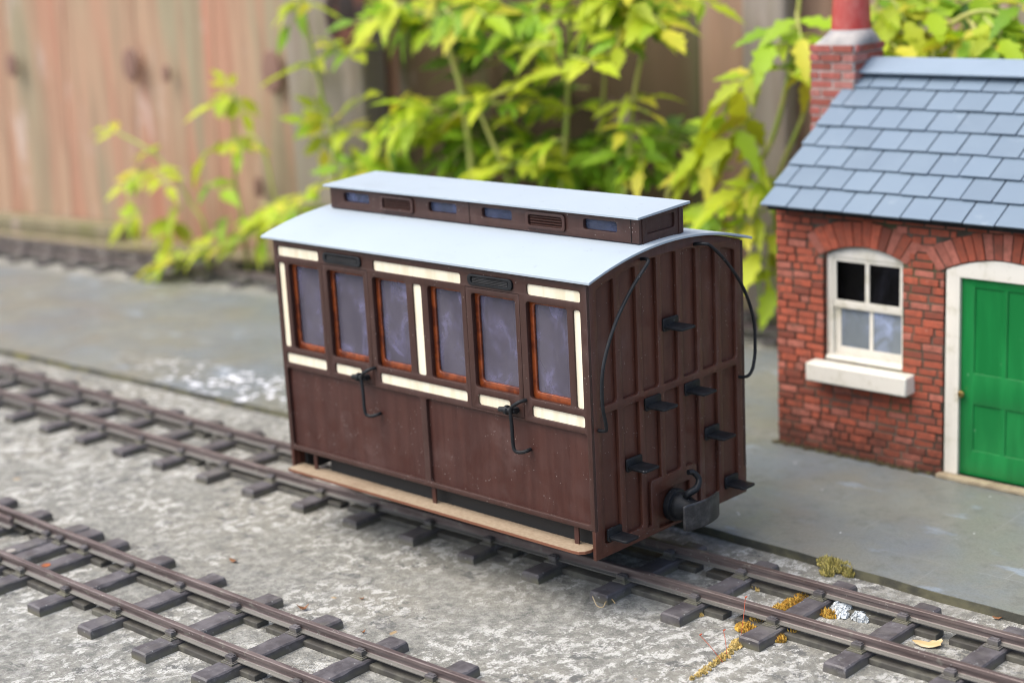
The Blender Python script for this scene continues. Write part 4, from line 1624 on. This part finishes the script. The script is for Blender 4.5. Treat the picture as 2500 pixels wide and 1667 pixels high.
def shrub(label, leaves, stems, rand_regions, seed, gap0=.25):
    rnd = random.Random(seed)
    lb, sb = MB(), MB()
    base = None
    for pts, r, gp in stems:
        P = [hit_fence(x, y, gp) for x, y in pts]
        if pts[0] is not None and len(pts) > 1 and P[0].z < .45:
            P = [Vector((P[0].x, P[0].y, GZ))] + P if P[0].z > GZ + .1 else P
        Q = smooth_curve(P, 5)
        sb.tube(Q, [lerp(r, r * .55, i / (len(Q) - 1)) * .62 for i in range(len(Q))], 7)
        base = base or Vector((P[0].x, P[0].y, GZ))
    for (bx, by, tx, ty, npair, Lpx, pal, gp) in leaves:
        a = hit_fence(bx, by, gp)
        b = hit_fence(tx, ty, gp + rnd.uniform(-.03, .10))
        L = 1.12 * Lpx * (2500 / 2352) / FPX * (a - CAM).dot(FWD)
        compound(lb, sb, a, b, npair, L, pal, rnd)
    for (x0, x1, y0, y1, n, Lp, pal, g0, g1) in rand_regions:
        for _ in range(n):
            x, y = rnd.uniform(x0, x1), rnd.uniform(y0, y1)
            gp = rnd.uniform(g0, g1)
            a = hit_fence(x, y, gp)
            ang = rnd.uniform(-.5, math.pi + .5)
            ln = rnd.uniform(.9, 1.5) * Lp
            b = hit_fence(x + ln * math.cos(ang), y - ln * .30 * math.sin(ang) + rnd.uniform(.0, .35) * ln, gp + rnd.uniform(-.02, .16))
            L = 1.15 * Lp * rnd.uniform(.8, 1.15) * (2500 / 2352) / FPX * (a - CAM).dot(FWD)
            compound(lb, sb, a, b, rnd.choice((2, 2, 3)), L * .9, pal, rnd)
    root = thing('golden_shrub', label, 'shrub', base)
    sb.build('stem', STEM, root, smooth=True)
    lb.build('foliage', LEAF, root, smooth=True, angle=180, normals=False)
    return root


Y, G, D = YEL, GRN, DGR
YG = YEL + GRN
shrub('sparse golden shrub with arching sprays in front of the reddish fence boards',
      [(275, 305, 235, 300, 1, 42, Y, .25), (335, 385, 285, 425, 2, 50, Y, .3), (345, 380, 385, 430, 2, 48, Y, .3), (360, 350, 330, 355, 1, 48, Y, .3),
       (420, 470, 380, 520, 1, 55, Y, .3), (330, 480, 290, 510, 1, 60, Y, .25), (400, 500, 390, 535, 1, 62, Y, .3),
       (540, 215, 490, 240, 1, 62, Y, .22), (540, 215, 560, 260, 2, 46, Y, .22), (535, 205, 515, 185, 1, 40, Y, .22),
       (500, 330, 470, 365, 0, 66, Y, .3), (545, 310, 545, 345, 1, 48, YG, .25), (470, 420, 510, 440, 0, 62, G, .3), (520, 330, 575, 335, 1, 40, Y, .3),
       (735, 140, 680, 160, 0, 95, Y, .35), (730, 150, 760, 110, 1, 45, Y, .35),
       (790, 110, 815, 125, 1, 70, YG, .35), (790, 110, 760, 105, 1, 60, YG, .35), (700, 5, 735, 20, 0, 66, Y, .4), (690, 0, 660, 25, 1, 60, Y, .4), (700, 0, 665, 60, 0, 62, YG, .4),
       (765, 285, 830, 230, 0, 70, Y, .3), (760, 290, 700, 280, 2, 55, YG, .3), (770, 295, 830, 310, 2, 58, YG, .3), (745, 300, 745, 340, 1, 52, YG, .3), (760, 280, 725, 250, 1, 50, Y, .3),
       (640, 480, 560, 540, 2, 66, YG, .3), (600, 470, 690, 480, 2, 60, Y, .35), (560, 545, 500, 570, 2, 68, YG, .35), (500, 560, 420, 585, 2, 66, Y, .45), (430, 590, 370, 605, 1, 70, Y, .5),
       (690, 455, 740, 430, 2, 56, Y, .4), (700, 470, 640, 500, 2, 60, YG, .4), (410, 590, 345, 618, 1, 66, Y, .55), (620, 530, 600, 560, 2, 62, YG, .35), (530, 500, 500, 530, 1, 62, G, .3)],
      [([(470, 520), (440, 470), (410, 420), (350, 350), (270, 305)], .016, .27), ([(560, 520), (540, 420), (538, 330), (538, 215)], .016, .25),
       ([(640, 520), (615, 380), (590, 320), (560, 300)], .014, .28), ([(770, 430), (765, 320), (745, 250), (725, 150), (705, 60), (695, 0), (690, -80)], .018, .33),
       ([(700, 520), (640, 490), (560, 550), (440, 590)], .014, .42)],
      [(600, 760, 470, 545, 8, 58, YG, .25, .5)], 21)

shrub('dense golden shrub filling the fence behind the carriage roof',
      [(860, 320, 900, 260, 1, 90, Y, .45), (1000, 250, 900, 300, 3, 82, Y, .5), (1010, 250, 940, 240, 2, 80, Y, .5), (1060, 235, 1160, 215, 1, 95, Y, .5), (1100, 245, 1190, 195, 0, 130, Y, .55),
       (1050, 260, 1010, 300, 2, 76, Y, .5), (960, 260, 880, 330, 2, 85, YG, .45), (1130, 240, 1230, 235, 2, 74, YG, .5),
       (930, 0, 880, 40, 1, 92, Y, .5), (960, 30, 930, 70, 1, 88, YG, .45), (1020, 20, 1060, 60, 2, 90, YG, .5), (1060, 0, 1120, 40, 2, 80, YG, .5),
       (1160, 30, 1210, 80, 2, 78, G, .4), (1240, 20, 1180, 60, 2, 76, G, .4), (1290, 40, 1240, 90, 2, 76, YG, .45), (1280, 100, 1200, 110, 0, 84, Y, .55), (1310, 130, 1370, 150, 2, 78, Y, .55),
       (1300, 140, 1240, 170, 2, 74, YG, .5), (1330, 20, 1390, 40, 2, 84, YG, .5), (1400, 20, 1350, 70, 2, 92, YG, .5), (1480, 30, 1430, 60, 1, 100, Y, .5), (1490, 30, 1530, 70, 1, 96, Y, .5), (1470, 0, 1500, 40, 1, 90, YG, .5),
       (1420, 60, 1420, 110, 1, 72, YG, .5), (1180, 380, 1110, 395, 1, 80, Y, .55), (1190, 375, 1240, 380, 1, 70, Y, .55), (1240, 330, 1270, 370, 2, 66, YG, .5), (1290, 320, 1250, 335, 1, 66, Y, .55),
       (1080, 330, 1020, 370, 2, 82, G, .4), (1080, 330, 1100, 390, 2, 74, G, .35), (970, 380, 910, 400, 2, 78, G, .4), (900, 390, 860, 400, 2, 70, YG, .45),
       (1290, 380, 1340, 400, 2, 74, G, .4), (1400, 330, 1360, 350, 1, 66, G, .35), (1390, 340, 1400, 380, 0, 80, G, .35),
       (1455, 225, 1425, 238, 0, 62, Y, .5), (1455, 230, 1490, 225, 0, 66, Y, .5), (1455, 245, 1420, 260, 0, 60, Y, .5), (1455, 245, 1492, 262, 0, 58, Y, .5), (1450, 285, 1432, 305, 0, 60, YG, .5), (1452, 285, 1475, 310, 0, 62, YG, .5),
       (1450, 350, 1500, 370, 1, 60, YG, .45), (1445, 360, 1430, 400, 1, 60, Y, .45), (1500, 370, 1545, 385, 0, 60, G, .4), (1480, 340, 1470, 390, 0, 62, YG, .45)],
      [([(1090, 470), (1065, 240), (1040, 140), (1010, 60), (1000, -20)], .024, .45), ([(1180, 470), (1120, 300), (1095, 250)], .018, .5), ([(1290, 470), (1300, 300), (1305, 180), (1310, 100), (1300, -40)], .018, .45),
       ([(1420, 520), (1440, 420), (1455, 230), (1478, 100), (1490, -40)], .018, .48), ([(900, 480), (930, 350), (1010, 240)], .016, .42), ([(1360, 480), (1380, 300), (1390, 160), (1400, -20)], .016, .3)],
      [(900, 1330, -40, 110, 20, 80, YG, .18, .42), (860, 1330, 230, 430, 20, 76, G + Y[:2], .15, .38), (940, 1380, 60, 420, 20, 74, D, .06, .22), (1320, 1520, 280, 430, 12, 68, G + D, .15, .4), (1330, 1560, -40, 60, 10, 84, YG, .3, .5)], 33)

shrub('golden shrub with drooping leaves between the carriage and the station house',
      [(1650, 320, 1615, 345, 0, 84, Y, .5), (1640, 340, 1600, 380, 0, 96, Y, .5), (1690, 200, 1660, 260, 0, 150, Y, .55), (1740, 160, 1700, 190, 1, 80, Y, .55), (1700, 290, 1670, 320, 0, 100, YG, .5), (1730, 260, 1700, 300, 0, 90, YG, .5),
       (1770, 150, 1820, 170, 1, 92, YG, .5), (1760, 110, 1830, 100, 1, 80, Y, .5), (1790, 60, 1770, 100, 0, 100, YG, .5), (1830, 30, 1840, 90, 0, 92, YG, .5), (1850, 120, 1850, 170, 0, 90, Y, .5),
       (1740, 330, 1720, 380, 0, 92, YG, .5), (1760, 420, 1700, 440, 1, 84, Y, .5), (1720, 440, 1650, 480, 2, 78, YG, .5), (1650, 480, 1600, 520, 1, 80, YG, .5), (1760, 480, 1690, 530, 1, 92, Y, .5),
       (1770, 520, 1740, 580, 0, 92, Y, .45), (1770, 560, 1765, 620, 0, 92, Y, .45), (1760, 590, 1735, 620, 0, 90, YG, .45), (1620, 520, 1600, 560, 1, 62, YG, .45), (1790, 610, 1775, 660, 0, 84, Y, .45), (1740, 400, 1780, 440, 1, 84, Y, .5)],
      [([(1640, 560), (1690, 440), (1760, 350), (1800, 230), (1830, 60), (1840, -60)], .020, .48), ([(1530, 470), (1570, 400), (1640, 310), (1700, 190), (1750, 130)], .014, .5), ([(1800, 700), (1780, 520), (1790, 400), (1850, 250), (1870, 100)], .018, .42)],
      [(1640, 1790, 380, 640, 4, 76, YG, .25, .45)], 44)

shrub('golden shrub looping above the slate roof behind the chimney',
      [(2000, 20, 2060, 50, 2, 80, Y, .5), (2050, 0, 2080, 50, 1, 90, Y, .5), (2010, 80, 2060, 110, 2, 82, Y, .5), (1990, 60, 2010, 110, 1, 80, Y, .5), (2210, 60, 2180, 110, 1, 80, YG, .5), (2260, 40, 2300, 90, 1, 90, Y, .5), (2230, 50, 2260, 110, 1, 86, YG, .5),
       (2330, 30, 2300, 80, 1, 90, G, .35), (2350, 60, 2320, 110, 1, 86, G, .35), (2120, -20, 2140, 30, 0, 90, YG, .4), (2180, 100, 2130, 110, 1, 70, YG, .4), (2290, 90, 2240, 115, 1, 80, G, .4), (2380, 0, 2340, 20, 1, 90, YG, .4),
       (1975, 30, 1950, 60, 1, 70, YG, .4)],
      [([(2000, 480), (1990, 200), (2000, 60), (2030, -40)], .018, .45), ([(2140, 470), (2145, 130), (2170, 70), (2230, 32), (2290, 32), (2345, 75), (2370, 110)], .017, .5), ([(2360, 470), (2340, 150), (2330, -40)], .018, .38), ([(2230, 470), (2240, 110), (2220, 40)], .014, .45)],
      [(2250, 2400, -20, 130, 9, 84, G + D, .12, .35), (1960, 2110, -40, 100, 8, 80, YG, .3, .5), (2140, 2260, 60, 160, 6, 78, YG, .3, .5)], 55)

# ------------------------------------------------------------------ small growths and litter on the concrete


def moss(label, blobs, seed, n_per=1.0, pal=((.50, .27, .035), (.36, .20, .03), (.58, .38, .07), (.22, .14, .025)), hgt=.018):
    """tuft of short shoots; blobs: (x, y, z, rx, ry, count)"""
    rnd = random.Random(seed)
    mb = MB()
    for (x, y, z, rx, ry, cnt) in blobs:
        for _ in range(int(cnt * n_per * 2.4)):
            a = rnd.uniform(0, 2 * math.pi)
            r = math.sqrt(rnd.random())
            p = Vector((x + rx * r * math.cos(a), y + ry * r * math.sin(a), z))
            h = hgt * rnd.uniform(.5, 1.1) * (1.15 - .7 * r * r)
            lean = Vector((rnd.uniform(-.5, .5), rnd.uniform(-.5, .5), 1)).normalized()
            q = p + lean * h
            w = rnd.uniform(.0011, .0021)
            c = rnd.choice(pal)
            k = rnd.uniform(.7, 1.3)
            c = (c[0] * k, c[1] * k, c[2] * k)
            s1 = Vector((math.cos(a), math.sin(a), 0)) * w
            s2 = Vector((-math.sin(a), math.cos(a), 0)) * w
            m1 = p.lerp(q, .55)
            mb.add([p - s1, p + s1, p + s2, m1 - s1 * 1.6, m1 + s1 * 1.6, m1 + s2 * 1.8, q], [(0, 1, 4, 3), (1, 2, 5, 4), (2, 0, 3, 5), (3, 4, 6), (4, 5, 6), (5, 3, 6)], c)
    o = mb.build('moss', MOSS, org=Vector(blobs[0][:3]), smooth=False)
    o.location = Vector(blobs[0][:3]) * S
    return tag(o, label, 'moss')


def at_z(vx, vy, z):
    d = ray(vx, vy)
    return CAM + d * ((z - CAM.z) / d.z)


def spot(vx, vy, z=GZ):
    p = at_z(vx, vy, z)
    return p.x, p.y, z


a = spot(1862, 1372)
b = spot(1708, 1450)
moss('golden brown moss bank against a sleeper between the rails',
     [(lerp(a[0], b[0], t), lerp(a[1], b[1], t), GZ, .026, .020, 220) for t in (0, .13, .26, .40, .54, .68, .82, .95)] + [(*spot(1788, 1470), .016, .012, 110), (*spot(1820, 1462), .013, .010, 80), (*spot(1905, 1415), .016, .012, 90), (*spot(1885, 1410), .012, .012, 60)], 61, hgt=.017)
moss('olive moss cushion hanging over the platform edge',
     [(*spot(1905, 1300, GZ + .010), .030, .018, 260), (*spot(1930, 1310, GZ + .004), .036, .016, 280), (*spot(1950, 1322, GZ), .016, .010, 70), (*spot(1900, 1320, GZ), .016, .010, 80)], 62,
     pal=((.40, .34, .09), (.28, .25, .07), (.48, .40, .13), (.17, .15, .05)), hgt=.024)
crack = []
for t in [i / 13 for i in range(14)]:
    vx, vy = lerp(1590, 1722, t ** .9), lerp(1560, 1462, t)
    crack.append((*spot(vx, vy), (.007 + .007 * math.sin(t * 9) ** 2) * (.6 + .6 * t), .004 + .004 * t, 10 + 14 * math.sin(t * 9) ** 2))
crack += [(*spot(1700, 1478), .018, .012, 90), (*spot(1690, 1485), .014, .012, 60), (*spot(1735, 1352), .010, .007, 26), (*spot(1742, 1356), .008, .006, 20), (*spot(1607, 1413), .008, .006, 20), (*spot(1475, 1350), .006, .005, 10)]
moss('thin line of pale moss along a crack in the concrete', crack, 63, pal=((.48, .33, .09), (.40, .30, .10), (.55, .42, .18), (.30, .22, .07)), hgt=.011)

moss('dark line of dirt and moss along the foot of the brick wall',
     [(lerp(.64, 1.13, i / 24), HY - .004 + .004 * math.sin(i * 2.3), PZ, .016, .008, 16 + 12 * math.sin(i * 1.7) ** 2) for i in range(25)], 66,
     pal=((.06, .05, .025), (.10, .06, .035), (.04, .03, .02), (.12, .11, .04)), hgt=.010)

# fringe-headed red stalks growing out of the moss
for k, (bx, by, tx, ty, lab) in enumerate([(1660, 1520, 1608, 1458, 'tall red moss stalk leaning over the bare concrete, leftmost of three'), (1670, 1510, 1662, 1448, 'short red moss stalk standing beside the pale crack moss, middle of three'),
                                          (1700, 1470, 1712, 1372, 'long red moss stalk rising in front of the near rail, rightmost of three')]):
    p = Vector(spot(bx, by))
    d = ray(tx, ty)
    t = (p - CAM).dot(FWD) / d.dot(FWD)
    q = CAM + d * (t * 1.003)
    mb = MB()
    mid = p.lerp(q, .55) + Vector((.003, -.002, .002))
    mb.tube(smooth_curve([p, mid, q], 6), .0007, 5)
    mb.lathe([(.0006, -.001), (.0022, .001), (.0026, .004), (.0012, .0075), (.0004, .009)], 10, lambda v, q=q: q + Vector((v.x + v.z * .5, v.y, v.z * .6)))
    o = mb.build('moss_stalk', REDSTALK, org=p)
    o.location = p * S
    tag(o, lab, 'moss stalk', 'red moss stalks')

# grey foliose lichen between the rails
random.seed(77)
c0 = Vector(spot(1955, 1412, GZ + .002))
mb = MB()
for lb in ((-.026, .006, .024, .021, .022), (-.012, -.014, .014, .012, .012), (.026, -.004, .020, .015, .015)):
    mb.lathe([(math.sin(t) , math.cos(t)) for t in (1.7, 1.4, 1.1, .8, .5, .2)], 14, lambda p, lb=lb: c0 + Vector((lb[0] + lb[2] * .93 * p.x, lb[1] + lb[3] * .93 * p.y, lb[4] * .9 * p.z)))
for i in range(150):
    lob = random.choice(((-.026, .006, .024, .021, .022), (-.026, .006, .024, .021, .022), (-.012, -.014, .014, .012, .012), (.026, -.004, .020, .015, .015)))
    th, ph = random.uniform(0, 2 * math.pi), math.acos(random.uniform(.02, 1))
    tilt = Vector((math.sin(ph) * math.cos(th), math.sin(ph) * math.sin(th), math.cos(ph)))
    p = c0 + Vector((lob[0] + lob[2] * tilt.x, lob[1] + lob[3] * tilt.y, lob[4] * tilt.z))
    tilt = (tilt + Vector((random.uniform(-.5, .5), random.uniform(-.5, .5), random.uniform(-.2, .5)))).normalized()
    u = tilt.orthogonal().normalized()
    w = tilt.cross(u)
    R = random.uniform(.0035, .0065)
    ring = []
    for k in range(10):
        t = 2 * math.pi * k / 10
        rr = R * random.uniform(.65, 1.15)
        ring.append(p + (u * math.cos(t) + w * math.sin(t)) * rr + tilt * random.uniform(-.001, .0025))
    top = p - tilt * .0008
    vs = [top] + ring + [q - tilt * .0012 for q in ring]
    fs = [(0, 1 + k, 1 + (k + 1) % 10) for k in range(10)] + [(1 + k, 11 + k, 11 + (k + 1) % 10, 1 + (k + 1) % 10) for k in range(10)]
    mb.add(vs, fs)
o = mb.build('lichen', LICHEN, org=c0, smooth=True, angle=60)
o.location = c0 * S
tag(o, 'pale grey frilly lichen clump lying between the rails', 'lichen')


def litter(name, label, cat, vx, vy, outline, mat, z=GZ + .001, curl=.006, group=None, size=.02, rot=0.0):
    """a small curled flake with real thickness"""
    p = Vector(spot(vx, vy, z))
    mb = MB()
    rnd = random.Random(int(vx * 7 + vy))
    n = len(outline)
    ca, sa = math.cos(rot), math.sin(rot)

    def pt(q, lift):
        x, y = q[0] * size, q[1] * size
        zz = curl * ((q[0] ** 2) * .8 + (q[1] ** 2) * .5) + lift + .0004
        return p + Vector((x * ca - y * sa, x * sa + y * ca, zz))
    top = [pt(q, .0010) for q in outline] + [pt((0, 0), .0010)]
    bot = [pt(q, 0) for q in outline] + [pt((0, 0), 0)]
    fs = [(i, (i + 1) % n, n) for i in range(n)] + [(n + 1 + (i + 1) % n, n + 1 + i, 2 * n + 1) for i in range(n)] + [(i, n + 1 + i, n + 1 + (i + 1) % n, (i + 1) % n) for i in range(n)]
    mb.add(top + bot, fs)
    o = mb.build(name, mat, org=p, smooth=True, angle=50)
    o.location = p * S
    return tag(o, label, cat, group)


LEAFO = [(-1, 0), (-.7, .35), (-.25, .5), (.1, .42), (.3, .62), (.6, .45), (.9, .5), (1.0, .15), (.85, -.2), (.9, -.5), (.5, -.42), (.1, -.5), (-.4, -.38), (-.75, -.2)]
litter('dry_leaf', 'yellow dry leaf lying between the rails near the right edge', 'leaf', 2130, 1482, LEAFO, DRYLEAF, size=.030, curl=.012, rot=.5)
CH_ = [(-1, -.2), (-.6, .35), (.1, .5), (.8, .3), (1, -.1), (.4, -.45), (-.4, -.5)]
litter('leaf_scrap', 'brown leaf scrap on the open concrete between the two tracks', 'leaf scrap', 537, 1290, CH_, BROWNLEAF, size=.013, curl=.009)
litter('leaf_scrap', 'curled husk beside the far end of a foreground sleeper', 'leaf scrap', 697, 1400, CH_, BROWNLEAF, size=.014, curl=.018, rot=.8)
litter('leaf_scrap', 'tiny red brown scrap against the foreground rail', 'leaf scrap', 834, 1453, CH_, BROWNLEAF, size=.006, curl=.008, rot=1.3)
litter('leaf_scrap', 'small orange brown scrap at the foot of the platform edge', 'leaf scrap', 2290, 1421, CH_, BROWNLEAF, size=.010, curl=.007, rot=.3)
litter('leaf_scrap', 'red brown scrap on the middle of the concrete', 'leaf scrap', 831, 1376, CH_, BROWNLEAF, size=.006, curl=.006, rot=.9)
# copper wire under the near foreground rail
p0, p1 = Vector(spot(306, 1416, GZ + .014)), Vector(spot(349, 1434, GZ + .014))
mb = MB()
mb.tube(smooth_curve([p0, p0.lerp(p1, .35) + Vector((0, 0, .004)), p0.lerp(p1, .7) + Vector((0, -.002, .001)), p1], 5), .0024, 7)
o = mb.build('copper_wire', COPPER, org=p0)
o.location = p0 * S
tag(o, 'short bent copper wire under the nearest rail', 'wire')
# curled orange root hair by the sleeper at the carriage end
pts = [spot(1361, 1369, GZ + .018), spot(1371, 1390, GZ + .004), spot(1385, 1393, GZ + .002), spot(1392, 1381, GZ + .008), spot(1404, 1375, GZ + .010), spot(1413, 1385, GZ + .002)]
mb = MB()
mb.tube(smooth_curve(pts, 6), .0010, 5)
o = mb.build('root_hair', DRYLEAF, org=Vector(pts[0]))
o.location = Vector(pts[0]) * S
tag(o, 'curled orange plant fibre by the sleeper end near the carriage', 'plant fibre')

# ------------------------------------------------------------------ light
EL, AZ = math.radians(60), math.radians(242)      # sun direction, azimuth counter-clockwise from +x
sun_dir = Vector((math.cos(EL) * math.cos(AZ), math.cos(EL) * math.sin(AZ), math.sin(EL)))
w = bpy.data.worlds.new('World')
scene.world = w
w.use_nodes = True
nt = w.node_tree
bg = nt.nodes['Background']
sky = nt.nodes.new('ShaderNodeTexSky')
sky.sky_type = 'NISHITA'
sky.sun_disc = False
sky.sun_elevation = EL
sky.sun_rotation = math.pi / 2 - AZ
sky.air_density = 1.0
sky.dust_density = 4.0
sky.ozone_density = 1.0
nt.links.new(sky.outputs[0], bg.inputs['Color'])
bg.inputs['Strength'].default_value = 0.15
ld = bpy.data.lights.new('sun', 'SUN')
ld.energy = 1.35
ld.angle = math.radians(75)
ld.color = (1.0, 0.96, 0.85)
lo = bpy.data.objects.new('sun', ld)
col.objects.link(lo)
lo.rotation_euler = sun_dir.to_track_quat('Z', 'Y').to_euler()
lo.location = (0, 0, 3)

vs = scene.view_settings
vs.view_transform = 'Standard'
vs.look = 'None'
vs.exposure = 1.07
vs.gamma = 1.0
scene.render.engine = 'CYCLES'
scene.cycles.filter_width = 1.0
scene.cycles.max_bounces = 8
scene.cycles.transparent_max_bounces = 12
